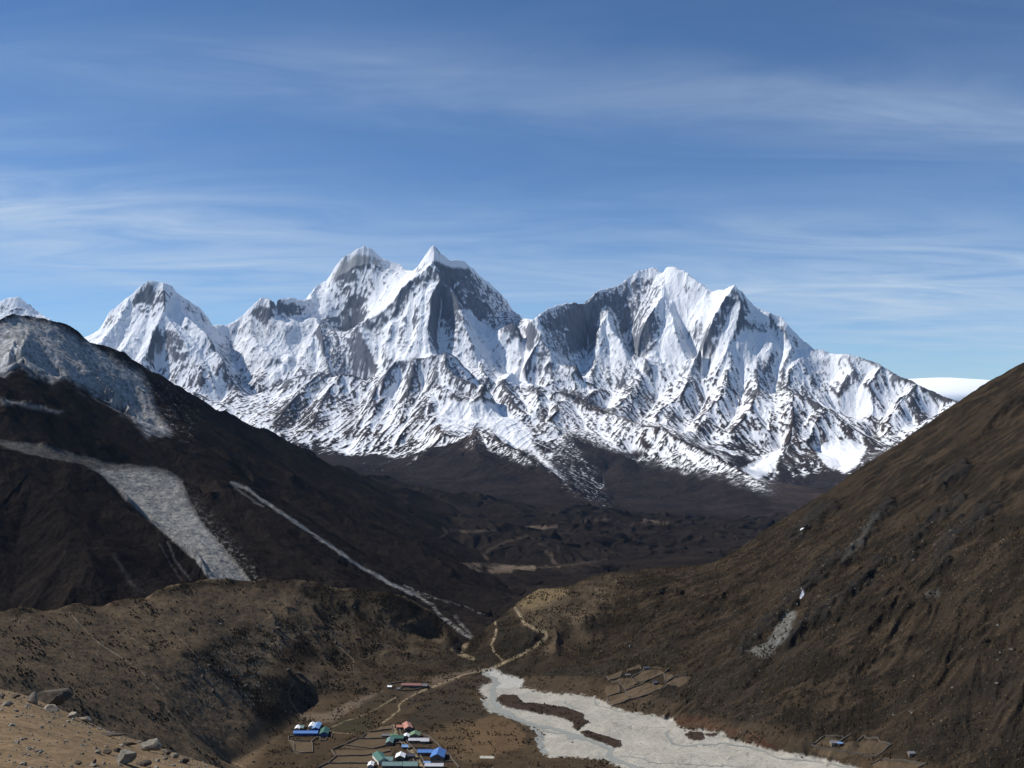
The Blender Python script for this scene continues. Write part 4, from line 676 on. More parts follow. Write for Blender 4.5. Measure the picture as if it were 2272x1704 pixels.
    emit(g, z, c, cls, [('valley_floor', 'brown grassy valley floor between moraine and river'), ('hillside', 'steep dark brown hillside filling the right of the valley'), ('moraine', 'brown shrubby moraine ridge with trails on the left'), ('riverbed', 'pale gravel riverbed winding along the valley'), ('field', 'bare brown fields inside dry stone walls')], m)
    NEAR.update(mf=mf, g=g, z=z, fl=fl, rv=rv, isl=isl, fm=fm, rock=rockm, gf=gf, dark=dark, ix=ix, iy=iy, sl=sl)
    print('near', time.time()-T0)
build_near()

def ground_at(reg, x, y, G=None):
    """ the point of the terrain seen at a traced point """
    G = G or NEAR; g = G['g']; X0, Y0 = sc(reg, x, y); j = int(round(((X0-CX)/F-g.u0)/g.du)); j = max(0, min(g.nu-1, j))
    col = g.img(G['z'])[1][:, j]; run = np.minimum.accumulate(col); i = int(np.argmax(run <= Y0)); 
    if i == 0: i = 1
    i = min(i, g.nd-1); t = (col[i-1]-Y0)/max(col[i-1]-col[i], 1e-6); t = min(max(t, 0), 1); d = g.D[i-1, j]*(1-t)+g.D[i, j]*t
    u = (X0-CX)/F; return float(u*d), float(d), float(G['z'][i-1, j]*(1-t)+G['z'][i, j]*t)
# ================================================================== FOREGROUND SHOULDER OF THE HILL (2 - 600 m)
FORE = {}
def build_fore():
    g = Grid(-1.15, 0.80, 1300, 3.0, 560, 1150)
    cyx = [-1500, -300, 0, 72, 154, 267, 350, 452, 514, 700, 1136, 2600]; cyy = [1470, 1500, 1530, 1540, 1587, 1633, 1656, 1695, 1716, 1790, 1950, 2350]
    ix = CX+g.u*F; vc = (np.interp(ix, cyx, cyy)-CY)/F
    dc = np.interp(g.u, [-0.64, -0.514, -0.4, -0.25, 0.0, 0.64], [46, 42, 32, 22, 11, 7]); X, Y = g.X, g.Y; sm = lambda a: np.convolve(np.pad(a[0], 60, mode='edge'), np.hanning(121)/np.hanning(121).sum(), 'valid')[None].repeat(g.nd, 0).astype(np.float32)
    vc = sm(vc); dc = sm(np.asarray(dc)); q = (Y-dc)/dc; s1 = 0.42*dc*dc/3.4; over = np.maximum(Y-dc-s1, 0)
    z = ZC - vc*Y - 1.7*(np.minimum(Y, dc+s1)-dc)**2/dc**2 - over*0.42
    sc1 = sstep(3, 30, Y)
    z = z + fbm(X, Y, 9, 3, 0.5, seed=81)*0.16*sc1 + fbm(X, Y, 1.2, 4, 0.6, seed=82)*0.05 + fbm(X, Y, 120, 4, 0.5, seed=83)*6*sstep(90, 260, Y)
    z = z + np.clip(fbm(X, Y, 1.0, 2, 0.5, seed=84)-0.55, 0, 1)*0.05*np.clip(0.4+fbm(X, Y, 8, 2, seed=85), 0, 1)
    z = np.maximum(z, -8)
    ix, iy = g.img(z); n1 = fbm(X, Y, 5, 4, 0.55, seed=86); n2 = fbm(X, Y, 0.7, 4, 0.65, seed=87); n3 = fbm(X, Y, 0.16, 2, 0.8, seed=88)
    c = np.zeros(z.shape+(3,), np.float32)+np.array([0.205, 0.145, 0.088], np.float32); c *= (1+0.20*n1+0.22*n2+0.22*n3)[..., None]
    c = mixc(c, (0.10, 0.066, 0.040), sstep(0.15, 0.75, n1*0.8+n2*0.6+fbm(X*0.3, Y*0.9, 2.0, 3, 0.6, seed=89)*0.6)*0.55)
    c = mixc(c, (0.30, 0.28, 0.24), sstep(0.85, 1.15, n3*0.8+n2*0.5+n1*0.2)*0.4)
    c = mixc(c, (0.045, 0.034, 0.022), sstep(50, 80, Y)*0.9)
    m = mk_mat('dusty_ground', 0.95, 0.05, 0.35, 0.01, 0.0)
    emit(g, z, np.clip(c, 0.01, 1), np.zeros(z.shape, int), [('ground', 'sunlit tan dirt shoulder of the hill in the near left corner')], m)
    FORE.update(g=g, z=z)
    print('fore', time.time()-T0)
build_fore()

def tag(o, label, cat, group=None):
    o['label'] = label; o['category'] = cat
    if group: o['group'] = group
    return o
def mesh_obj(name, V, Fc, mat, parent=None, smooth=False):
    me = bpy.data.meshes.new(name); me.from_pydata([tuple(map(float, p)) for p in V], [], [tuple(map(int, f)) for f in Fc]); me.validate()
    for m in (mat if isinstance(mat, list) else [mat]): me.materials.append(m)
    if smooth: me.polygons.foreach_set('use_smooth', [True]*len(me.polygons))
    o = bpy.data.objects.new(name, me); C.collection.objects.link(o)
    if parent is not None: o.parent = parent
    return o
def mat(name, col, rough=0.9, spec=0.2, var=0.25, scale=1.5, bump=0.0, metal=0.0, stretch=(1, 1, 1)):
    m = bpy.data.materials.new(name); m.use_nodes = True; n = NT(m.node_tree); tc_ = n.n('ShaderNodeTexCoord')
    mp = n.n('ShaderNodeMapping', {'Vector': tc_.outputs['Object'], 'Scale': stretch}).outputs[0]
    nz = n.n('ShaderNodeTexNoise', {'Vector': mp, 'Scale': scale, 'Detail': 6.0, 'Roughness': 0.65}).outputs[0]
    f = n.n('ShaderNodeMapRange', {0: nz, 1: 0.25, 2: 0.75, 3: 1-var, 4: 1+var}).outputs[0]
    c = n.n('ShaderNodeVectorMath', {0: (*col,), 1: f}, operation='MULTIPLY').outputs[0]
    b = n.n('ShaderNodeBsdfPrincipled', {'Base Color': c, 'Roughness': rough, 'Specular IOR Level': spec, 'Metallic': metal})
    if bump: n.t.links.new(n.n('ShaderNodeBump', {'Height': nz, 'Distance': bump}).outputs[0], b.inputs['Normal'])
    n.t.links.new(b.outputs[0], n.n('ShaderNodeOutputMaterial').inputs[0]); return m
def ico(sub):
    import bmesh
    bm = bmesh.new(); bmesh.ops.create_icosphere(bm, subdivisions=sub, radius=1.0); bm.verts.ensure_lookup_table()
    V = np.array([v.co[:] for v in bm.verts]); Fc = [[v.index for v in f.verts] for f in bm.faces]; bm.free(); return V, Fc
ICO = ico(4); ICO2 = ico(2)
def rock_verts(r, size, base=ICO, rough=0.10, cuts=9):
    V = base[0].copy()
    for k in range(cuts):
        n = r.normal(size=3); n /= np.linalg.norm(n); h = r.uniform(0.45, 0.85); d = V@n-h; V -= np.outer(np.maximum(d, 0), n)
    o = r.uniform(0, 50, 2); d = fbm((V[:, 0]+V[:, 2]*0.7+o[0]).astype(np.float32), (V[:, 1]-V[:, 2]*0.6+o[1]).astype(np.float32), 0.5, 4, 0.6); V *= (1+rough*d)[:, None]
    return V*np.array(size)
MR = mat('lichen_rock', (0.17, 0.155, 0.13), 0.95, 0.1, 0.55, 4.0, 0.02); MRP = mat('pale_rock', (0.25, 0.22, 0.175), 0.95, 0.1, 0.4, 5.0, 0.02); MRD = mat('dark_rock', (0.075, 0.062, 0.050), 0.95, 0.1, 0.5, 4.0, 0.02)
def rock(seed, reg, x, y, wpx, hpx, label, m=MR, G=None, name='rock', depth=0.9, rot=0.0, base=ICO, grp=None, tilt=0):
    """ x, y = traced middle of its foot; wpx, hpx = traced width and height in that crop """
    r = np.random.default_rng(seed); X, Y, Z = ground_at(reg, x, y, G); k = Y/F/REG[reg][2]; w_, h_ = wpx*k*0.9, hpx*k*0.85
    V = rock_verts(r, (w_*0.56, w_*0.5*depth, h_*0.66), base); V = V-np.array([0, 0, V[:, 2].min()*0.55])
    a = rot; V = V@np.array([[math.cos(tilt), 0, -math.sin(tilt)], [0, 1, 0], [math.sin(tilt), 0, math.cos(tilt)]])
    o = mesh_obj(name, V, base[1], m); o.location = (X, Y+w_*0.35*depth, Z-h_*0.02); o.rotation_euler = (0, 0, a)
    return tag(o, label, 'rock' if name == 'rock' else 'boulder', grp)
REG['N'] = (0, 1480, 3.95)
for a in [(1, 420, 330, 330, 150, 'largest shade-darkened boulder on the crest of the tan ground, left corner', MRD, 0.9),  # darker rock colour paints in the shade on its near face
          (2, 285, 320, 110, 120, 'upright grey boulder leaning against the left end of the largest shade-darkened boulder', MR, 0.9), (3, 120, 275, 90, 45, 'low brown boulder on the crest left of the big boulder cluster', MRD, 0.9),
          (4, 10, 275, 70, 50, 'brown boulder cut by the left edge of the picture on the crest', MRD, 0.9), (5, 50, 345, 110, 60, 'flat mossy stone below the crest near the left edge', MR, 0.8),
          (6, 450, 395, 170, 75, 'pale flat stone right under the largest shade-darkened boulder', MRP, 0.7), (7, 620, 450, 110, 60, 'pale rounded stone on the crest right of the boulder cluster', MRP, 0.8), (8, 745, 480, 110, 55, 'cream stone at the right end of the row of stones along the crest', MRP, 0.8),
          (9, 1330, 745, 240, 130, 'broad grey slab rock tilted on the crest right of the middle', MR, 0.9), (10, 1080, 850, 190, 140, 'big rounded grey rock standing alone on the tan ground below the slab', MR, 0.9), (11, 1020, 745, 70, 45, 'small brown rock just behind the big rounded grey rock', MRD, 0.9), (12, 930, 760, 80, 40, 'small dark rock left behind the big rounded grey rock', MRD, 0.9),
          (13, 680, 855, 60, 45, 'small pointed brown rock at the bottom edge, left of its twin', MRD, 0.9), (14, 820, 850, 45, 50, 'small pointed brown rock at the bottom edge, nearer the big grey rock', MRD, 0.9), (15, 1520, 800, 80, 45, 'low grey rock right of the tilted slab', MR, 0.9), (16, 1610, 840, 85, 60, 'dark brown rock second right of the tilted slab', MRD, 0.9),
          (17, 1800, 840, 75, 40, 'flat brown rock farthest right on the tan ground', MRD, 0.9), (18, 1250, 870, 130, 55, 'brown half buried rock right below the big rounded grey rock', MRD, 0.9), (19, 220, 635, 42, 24, 'single white stone lying on the open tan ground', MRP, 0.9), (20, 960, 610, 330, 26, 'long dark low ledge of rock across the tan ground', MRD, 0.25), (21, 1110, 690, 220, 40, 'second dark ledge of rock below the long one', MRD, 0.3), (22, 1000, 545, 160, 24, 'thin pale ledge near the crest above the long dark ledge', MRP, 0.4), (23, 1460, 770, 90, 40, 'reddish low rock at the foot of the tilted slab', MRD, 0.8), (24, 880, 470, 170, 30, 'thin brown turf ledge on the crest right of the cream stone', MRD, 0.4)]:
    rock(a[0]+100, 'N', a[1], a[2], a[3], a[4], a[5], a[6], FORE, depth=a[7], grp=None)
def pebbles():
    r = np.random.default_rng(5); g = FORE['g']; n = 2200; u = r.uniform(-0.56, -0.20, n); d = r.uniform(9, 48, n); X = u*d; z = g.at(FORE['z'], X, d); s = r.uniform(0.008, 0.024, n)*r.choice([1, 1, 1, 2.2], n)
    V0, F0 = ICO2; V0 = V0[:]; nv = len(V0); V = V0[None]*s[:, None, None]*np.array([1, 1, 0.7])*(1+0.2*r.normal(size=(n, nv, 1))); V += np.stack([X, d, z+s*0.3], -1)[:, None]
    Fc = (np.array(F0)[None]+(np.arange(n)*nv)[:, None, None]).reshape(-1, 3); o = fast_mesh('pebbles', V.reshape(-1, 3), Fc, MR); o['kind'] = 'stuff'; o['label'] = 'small pebbles strewn over the tan dirt'
def fast_mesh(name, V, Fc, m, tint=None):
    me = bpy.data.meshes.new(name); k = Fc.shape[1]; nf = len(Fc); me.vertices.add(len(V)); me.vertices.foreach_set('co', V.astype(np.float32).ravel()); me.loops.add(nf*k); me.loops.foreach_set('vertex_index', Fc.astype(np.int32).ravel())
    me.polygons.add(nf); me.polygons.foreach_set('loop_start', np.arange(0, nf*k, k, dtype=np.int32)); me.polygons.foreach_set('use_smooth', np.zeros(nf, bool)); me.update(calc_edges=True); me.materials.append(m)
    if tint is not None:
        ca = me.color_attributes.new('tint', 'FLOAT_COLOR', 'POINT'); ca.data.foreach_set('color', tint.astype(np.float32).ravel())
    o = bpy.data.objects.new(name, me); C.collection.objects.link(o); return o
pebbles()

# ------------------------------------------------------------------ shrubs and stones over the near slopes
def scatter():
    g, z = NEAR['g'], NEAR['z']; r = np.random.default_rng(11); ix, iy = NEAR['ix'], NEAR['iy']
    free = (1-NEAR['fm'])*(1-NEAR['rv'])*(1-NEAR['rock']*0.5)
    X, Y = g.X, g.Y
    def pick(wt, n):
        p = (wt*g.D*g.D).ravel().astype(np.float64); cs = np.cumsum(p); k = np.searchsorted(cs, r.random(n)*cs[-1]); i, j = k//g.nu, k % g.nu; i = np.minimum(i, g.nd-2); j = np.minimum(j, g.nu-2)
        u = g.u0+(j+r.random(n))*g.du; d = np.exp(g.l0+(i+r.random(n))*g.dl); x = u*d; return x, d, g.at(z, x, d), k
    vis = (iy > 1150) & (iy < 1800) & (ix > -60) & (ix < 2340)
    clump = np.clip(0.15+fbm(X, Y, 22, 4, 0.6, seed=95)*1.4+NEAR['dark']*0.5-(NEAR['fl'] > 0.5)*0.35-NEAR['mf']*0.55, 0.02, 2)
    def build(name, label, wt, n, smin, smax, flat, c0, c1, mt, jit):
        x, y, zz, k = pick(wt, n); s = smin*(smax/smin)**(r.random(n)**1.8); V0 = np.array([(1, 0, 0), (0.2, 0.95, 0), (-0.9, 0.5, 0), (-0.7, -0.7, 0), (0.4, -0.9, 0), (0.05, 0.05, 1.0)]); Fb = np.array([(0, 1, 5), (1, 2, 5), (2, 3, 5), (3, 4, 5), (4, 0, 5)])
        V = V0[None]*s[:, None, None]*(1+jit*r.uniform(-1, 1, (n, 6, 3))); V[:, :5, 2] = -0.35*s[:, None]; V[:, 5, 2] *= flat; a = r.random(n)*6.28; ca, sa = np.cos(a)[:, None], np.sin(a)[:, None]
        vx, vy = V[..., 0]*ca-V[..., 1]*sa, V[..., 0]*sa+V[..., 1]*ca; V = np.stack([vx+x[:, None], vy+y[:, None], V[..., 2]+zz[:, None]], -1)
        t = r.random(n)[:, None]; col = np.array(c0)*(1-t)+np.array(c1)*t; tint = np.concatenate([np.repeat(col[:, None], 6, 1), np.ones((n, 6, 1))], -1)
        o = fast_mesh(name, V.reshape(-1, 3), (Fb[None]+(np.arange(n)*6)[:, None, None]).reshape(-1, 3), mt, tint.reshape(-1, 4)); o['kind'] = 'stuff'; o['label'] = label
    ms = mk_mat('shrub_leaves', 0.95, 0.4, 0.5, 0, 0.0)
    build('shrubs', 'low dark juniper and heather shrubs over the near slopes', vis*free*clump, 150000, 0.35, 1.5, 0.9, (0.016, 0.015, 0.010), (0.050, 0.036, 0.022), ms, 0.35)
    build('dry_grass', 'tufts of dry tan grass between the shrubs', vis*free*np.clip(1.1-clump, 0.05, 1), 60000, 0.25, 0.8, 0.8, (0.09, 0.062, 0.035), (0.17, 0.12, 0.07), ms, 0.35)
    stw = vis*(1-NEAR['rv'])*(NEAR['gf']*1.2+NEAR['rock']*0.1+0.012+0.3*np.clip(fbm(X, Y, 40, 3, 0.6, seed=96)-0.2, 0, 1))
    build('stones', 'grey stones strewn over the moraine and slopes', stw*(1-NEAR['fm']), 15000, 0.25, 1.4, 0.7, (0.07, 0.065, 0.055), (0.20, 0.19, 0.165), ms, 0.3)
    build('river_stones', 'dark and pale stones on the gravel bed', NEAR['rv']*vis, 6000, 0.2, 0.7, 0.6, (0.08, 0.08, 0.075), (0.42, 0.41, 0.38), ms, 0.3)
    print('scatter', time.time()-T0)
scatter()
# ================================================================== VILLAGE: houses, huts, dry stone walls, boulders, river water, cloud
def roofing(name, col, rough=0.45, spec=0.5):      # corrugated painted tin: fine ribs down the slope, faded patches
    m = bpy.data.materials.new(name); m.use_nodes = True; n = NT(m.node_tree); tc_ = n.n('ShaderNodeTexCoord')
    wv = n.n('ShaderNodeTexWave', {'Vector': tc_.outputs['UV'], 'Scale': 1.0, 'Distortion': 0.0}, wave_type='BANDS', bands_direction='X').outputs['Fac'] if False else n.n('ShaderNodeTexNoise', {'Vector': n.n('ShaderNodeMapping', {'Vector': tc_.outputs['Object'], 'Scale': (2.5, 2.5, 0.3)}).outputs[0], 'Scale': 1.0, 'Detail': 4.0}).outputs[0]
    nz = n.n('ShaderNodeTexNoise', {'Vector': tc_.outputs['Object'], 'Scale': 0.5, 'Detail': 4.0}).outputs[0]
    f = n.m('ADD', n.n('ShaderNodeMapRange', {0: wv, 1: 0.3, 2: 0.7, 3: -0.10, 4: 0.10}).outputs[0], n.n('ShaderNodeMapRange', {0: nz, 1: 0.3, 2: 0.7, 3: 0.85, 4: 1.15}).outputs[0])
    c = n.n('ShaderNodeVectorMath', {0: (*col,), 1: f}, operation='MULTIPLY').outputs[0]
    b = n.n('ShaderNodeBsdfPrincipled', {'Base Color': c, 'Roughness': rough, 'Specular IOR Level': spec}); n.t.links.new(b.outputs[0], n.n('ShaderNodeOutputMaterial').inputs[0]); return m
RC = {'blue': roofing('blue_tin', (0.065, 0.16, 0.40)), 'pale_blue': roofing('pale_blue_tin', (0.16, 0.28, 0.50)), 'green': roofing('green_tin', (0.035, 0.105, 0.078)), 'teal': roofing('teal_tin', (0.12, 0.19, 0.18)), 'pale_green': roofing('pale_green_tin', (0.13, 0.20, 0.11)),
      'red': roofing('salmon_tin', (0.36, 0.16, 0.11)), 'rust': roofing('rusty_red_tin', (0.22, 0.105, 0.09)), 'silver': roofing('silver_tin', (0.42, 0.42, 0.45)), 'slate': mat('slate_roof', (0.14, 0.14, 0.15), var=0.35), 'white': roofing('white_tin', (0.80, 0.80, 0.80)), 'dark': mat('dark_roof', (0.05, 0.055, 0.075), var=0.4)}
WALL = {'stone': mat('stone_masonry', (0.17, 0.15, 0.125), var=0.45, scale=3.0), 'white': mat('whitewash', (0.62, 0.60, 0.56), var=0.12), 'blue': mat('blue_painted_wall', (0.06, 0.10, 0.30), var=0.2), 'mud': mat('mud_plaster', (0.27, 0.21, 0.15), var=0.2)}
MWIN = mat('window_glass', (0.03, 0.035, 0.045), 0.2, 0.5, 0.2); MFR = mat('window_frame', (0.55, 0.55, 0.52), 0.7); MDOOR = mat('door_wood', (0.10, 0.06, 0.035)); MCHIM = mat('flue_metal', (0.25, 0.24, 0.22))
def boxv(x0, x1, y0, y1, z0, z1): return [(x, y, z) for z in (z0, z1) for x, y in ((x0, y0), (x1, y0), (x1, y1), (x0, y1))]
BOXF = [(0, 3, 2, 1), (4, 5, 6, 7), (0, 1, 5, 4), (1, 2, 6, 5), (2, 3, 7, 6), (3, 0, 4, 7)]
def box_obj(name, b, m, parent): return mesh_obj(name, boxv(*b), BOXF, m, parent)
def house(reg, x, y, W, D, axis, roof, wall, label, cat='house', hw=2.6, pitch=0.45, rot=0.0, win=2, name=None, kind='gable', grp=None, skylights=0, flue=True):
    """ x, y = traced middle of the front foot. W across, D away from the eye; axis = direction of the ridge """
    X, Y, Z = ground_at(reg, x, y); root = bpy.data.objects.new(name or 'stone_house', None); C.collection.objects.link(root)
    root.location = (X, Y+D/2, Z); root.rotation_euler = (0, 0, rot); tag(root, label, cat, grp)
    a, b = W/2, D/2; lo = -1.5; V = boxv(-a, a, -b, b, lo, hw); Fc = list(BOXF); half = b if axis == 'x' else a; rh = half*pitch
    if kind == 'gable':
        if axis == 'x': V += [(-a, 0, hw+rh), (a, 0, hw+rh)]; Fc += [(4, 8, 7), (5, 6, 9)]
        else: V += [(0, -b, hw+rh), (0, b, hw+rh)]; Fc += [(4, 5, 8), (6, 7, 9)]
    mesh_obj('wall', V, Fc, WALL[wall], root)
    t, ov = 0.12, 0.45
    if kind == 'gable':      # two slabs meeting at the ridge
        e = half+ov; zl = hw-ov*pitch+0.05; zr = hw+rh+0.05; L = (a if axis == 'x' else b)+ov
        P = [(-e, zl), (0, zr), (e, zl), (e, zl+t), (0, zr+t), (-e, zl+t)]
        V = [((-L, p, q) if axis == 'x' else (p, -L, q)) for p, q in P]+[((L, p, q) if axis == 'x' else (p, L, q)) for p, q in P]
        Fc = [(0, 1, 7, 6), (1, 2, 8, 7), (2, 3, 9, 8), (3, 4, 10, 9), (4, 5, 11, 10), (5, 0, 6, 11), (0, 5, 4, 1), (1, 4, 3, 2), (6, 7, 10, 11), (7, 8, 9, 10)]
        rf = mesh_obj('roof', V, Fc, RC[roof], root)
        cap = [(-L, -0.14, zr+t+0.02), (L, 0.14, zr+t+0.10)] if axis == 'x' else [(-0.14, -L, zr+t+0.02), (0.14, L, zr+t+0.10)]
        box_obj('ridge_cap', (cap[0][0], cap[1][0], cap[0][1], cap[1][1], cap[0][2], cap[1][2]), RC[roof], rf)
    else:
        V = [(-a-ov, -b-ov, hw+0.02), (a+ov, -b-ov, hw+0.02), (a+ov, b+ov, hw+D*0.12), (-a-ov, b+ov, hw+D*0.12)]; V += [(p, q, r_+t) for p, q, r_ in V]; rf = mesh_obj('roof', V, BOXF, RC[roof], root)
    for k in range(skylights):
        xs = -a+(k+0.5)*W/skylights; yk = -half*0.5
        V = [(xs-0.35, yk-half*0.3, hw+rh*0.2+0.24), (xs+0.35, yk-half*0.3, hw+rh*0.2+0.24), (xs+0.35, yk+half*0.3, hw+rh*0.8+0.24), (xs-0.35, yk+half*0.3, hw+rh*0.8+0.24)]; V += [(p, q, r_+0.05) for p, q, r_ in V]; mesh_obj('skylight', V, BOXF, RC['white'], rf)
    n = win; dk = n//2
    for k in range(n):
        xs = -a+(k+0.5)*W/n
        if k == dk: d = box_obj('door', (xs-0.45, xs+0.45, -b-0.05, -b-0.003, 0.0, 1.95), MDOOR, root); box_obj('handle', (xs+0.28, xs+0.34, -b-0.11, -b-0.053, 0.95, 1.05), MCHIM, d)
        else: w_ = box_obj('window', (xs-0.55, xs+0.55, -b-0.06, -b-0.003, 0.85, 1.95), MFR, root); box_obj('pane', (xs-0.45, xs+0.45, -b-0.08, -b-0.063, 0.95, 1.85), MWIN, w_)
    if kind == 'gable' and flue: mesh_obj('chimney', [(a*0.4+0.12*math.cos(q), (0.5 if axis == 'x' else b*0.3)+0.12*math.sin(q), zz_) for zz_ in (hw+rh*0.3, hw+rh+0.7) for q in [k*math.pi/4 for k in range(8)]], [tuple([k, (k+1) % 8, 8+(k+1) % 8, 8+k]) for k in range(8)]+[tuple(range(8, 16))], MCHIM, rf)
    return root
H = house
H('H', 1575, 915, 10.6, 15, 'y', 'blue', 'stone', 'big bright blue gabled lodge by the lane with its gable towards the viewer', 'lodge', 3.2, 0.5, win=4, name='lodge', rot=-0.06)
H('H', 1315, 795, 11.5, 6, 'x', 'blue', 'stone', 'low blue roofed wing just left of the big blue lodge', 'house', 2.5, 0.4, win=4, name='lodge_wing')
H('H', 945, 305, 7, 13, 'y', 'red', 'stone', 'salmon red roofed house at the far end of the lane', 'house', 2.7, 0.5, rot=0.25, win=3)
H('H', 795, 265, 5, 5, 'x', 'red', 'stone', 'small salmon roofed wing left of the salmon red house', 'house', 2.2, 0.4, win=2, flue=False)
H('H', 585, 598, 5.5, 11, 'y', 'teal', 'stone', 'pale teal roofed hut left of the lane joined to the dark green roof', 'hut', 2.6, 0.45, win=2)
H('H', 755, 505, 9.5, 6, 'x', 'green', 'stone', 'dark green roofed house left of the lane beside the pale teal hut', 'house', 2.6, 0.45, win=3)
H('H', 510, 430, 6, 3.5, 'x', 'slate', 'stone', 'low dark slate shed in the top field left of the lane', 'shed', 1.8, 0.4, win=2, flue=False, name='stone_shed')
H('H', 655, 432, 7.5, 4, 'x', 'pale_green', 'stone', 'long pale green shed behind the dark green house', 'shed', 1.8, 0.4, win=3, flue=False, name='stone_shed')
H('H', 930, 465, 4.5, 6, 'y', 'white', 'stone', 'small white topped shed on the lane corner below the salmon house', 'shed', 2.2, 0.5, win=2, flue=False, name='stone_shed')
H('H', 1105, 452, 8, 8, 'y', 'pale_green', 'stone', 'light green roofed house right of the lane', 'house', 2.6, 0.45, win=3)
H('H', 1105, 545, 10, 5, 'x', 'silver', 'stone', 'silver grey roofed house in front of the light green roof', 'house', 2.4, 0.4, win=4)
H('H', 1310, 560, 6.5, 6, 'x', 'silver', 'stone', 'single silver roofed hut behind the blue lodge', 'hut', 2.4, 0.5, win=2)
H('H', 905, 668, 4.5, 4.5, 'x', 'pale_blue', 'stone', 'tiny grey blue shed touching the left side of the lane', 'shed', 2.0, 0.4, win=2, flue=False, name='stone_shed')
H('H', 805, 903, 7, 8, 'y', 'white', 'stone', 'white roofed house left of the lane across from the blue lodge', 'house', 2.6, 0.5, win=3)
H('H', 995, 860, 9, 4.5, 'x', 'dark', 'stone', 'long dark roofed stable between the white house and the lane', 'stable', 2.2, 0.4, win=4, flue=False, name='stable')
H('H', 375, 985, 8, 17, 'y', 'green', 'white', 'large green roofed lodge at the bottom left of the village, set askew', 'lodge', 3.0, 0.45, rot=0.42, win=4, name='lodge')
H('H', 545, 965, 8, 7, 'x', 'teal', 'stone', 'grey teal roofed house right of the large green lodge', 'house', 2.6, 0.45, win=3)
H('H', 640, 1075, 15, 7, 'x', 'teal', 'stone', 'long teal roofed house on the bottom edge of the picture, left one', 'house', 2.8, 0.45, win=5)
H('H', 1010, 1080, 11, 8, 'x', 'teal', 'stone', 'teal roofed house on the bottom edge of the picture, next to the lane', 'house', 2.8, 0.45, win=4)
H('H', 200, 1075, 4, 7, 'y', 'white', 'white', 'narrow white house on the bottom edge left of the green lodge', 'house', 2.8, 0.45, win=2)
H('H', 1355, 988, 5, 3, 'x', 'pale_blue', 'stone', 'small pale shed in front of the blue lodge beside the lane', 'shed', 1.8, 0.3, win=2, flue=False, name='stone_shed')
H('H', 1500, 1075, 14, 6, 'x', 'silver', 'stone', 'long silver grey roofed house on the bottom edge right of the lane', 'house', 2.4, 0.35, win=5)
H('K', 690, 985, 20.5, 6, 'x', 'blue', 'blue', 'long low blue fronted lodge alone at the foot of the moraine', 'lodge', 2.6, 0.35, win=7, name='lodge')
H('K', 1100, 800, 5.5, 14, 'y', 'pale_blue', 'blue', 'blue grey wing running back from the right end of the lone lodge', 'lodge wing', 2.7, 0.4, win=2, name='lodge_wing', flue=False)
H('K', 915, 745, 3.8, 9, 'y', 'white', 'white', 'white sunroom rising behind the lone blue lodge', 'sunroom', 3.4, 0.45, win=3, name='sunroom', flue=False)
H('K', 350, 790, 3.6, 7, 'y', 'white', 'white', 'small white hut behind the left end of the lone blue lodge', 'hut', 2.6, 0.4, win=2, name='hut', flue=False)
H('K', 520, 740, 3.4, 7, 'x', 'teal', 'stone', 'grey shed in the courtyard of the lone blue lodge', 'shed', 2.0, 0.3, win=2, name='stone_shed', flue=False)
H('K', 1420, 1020, 6.8, 13, 'y', 'green', 'blue', 'separate house with white skylights and green roof right of the lone lodge', 'house', 2.8, 0.5, win=3, rot=0.08)
H('U', 1150, 405, 19.5, 5, 'x', 'rust', 'stone', 'long faded red roofed barn across the top of the walled yard', 'barn', 2.4, 0.45, win=7, name='barn', flue=False, rot=-0.05)
H('U', 1600, 425, 5.5, 5, 'x', 'slate', 'stone', 'dark grey roofed hut at the right end of the red barn', 'hut', 2.4, 0.5, win=2, name='hut', flue=False)
H('U', 385, 440, 3.6, 3.5, 'x', 'white', 'stone', 'tiny white roofed hut left of the red barn', 'hut', 1.8, 0.4, win=2, name='hut', flue=False)
H('U', 700, 500, 2.8, 2.8, 'x', 'slate', 'stone', 'tiny grey stone hut at the left corner of the walled yard', 'hut', 1.7, 0.4, win=1, name='hut', flue=False)
H('Q', 620, 300, 5.2, 5, 'x', 'slate', 'stone', 'grey hut in the walled field at the foot of the right hillside', 'hut', 2.2, 0.4, win=2, name='hut', flue=False)
H('Q', 690, 300, 3.6, 3.5, 'x', 'pale_blue', 'stone', 'light blue roofed lean-to beside the grey hut under the right hillside', 'lean-to', 1.8, 0.4, kind='flat', win=2, name='lean_to')
H('Q', 1570, 430, 4.5, 4, 'x', 'slate', 'stone', 'lone slate roofed hut among shrubs near the bottom right', 'hut', 2.2, 0.4, win=2, name='hut', flue=False)
H('E', 1330, 545, 4.0, 4, 'x', 'dark', 'stone', 'dark hut between the terraced fields right of the river', 'hut', 2.0, 0.4, win=2, name='hut', flue=False)
H('E', 1150, 240, 5.5, 4, 'x', 'dark', 'stone', 'dark low herder hut at the top of the terraced fields', 'hut', 1.8, 0.35, win=2, name='hut', flue=False)
H('E', 770, 375, 4.5, 3, 'x', 'slate', 'mud', 'pale ruined hut at the left of the terraced fields', 'hut', 1.4, 0.3, win=2, name='hut', flue=False)

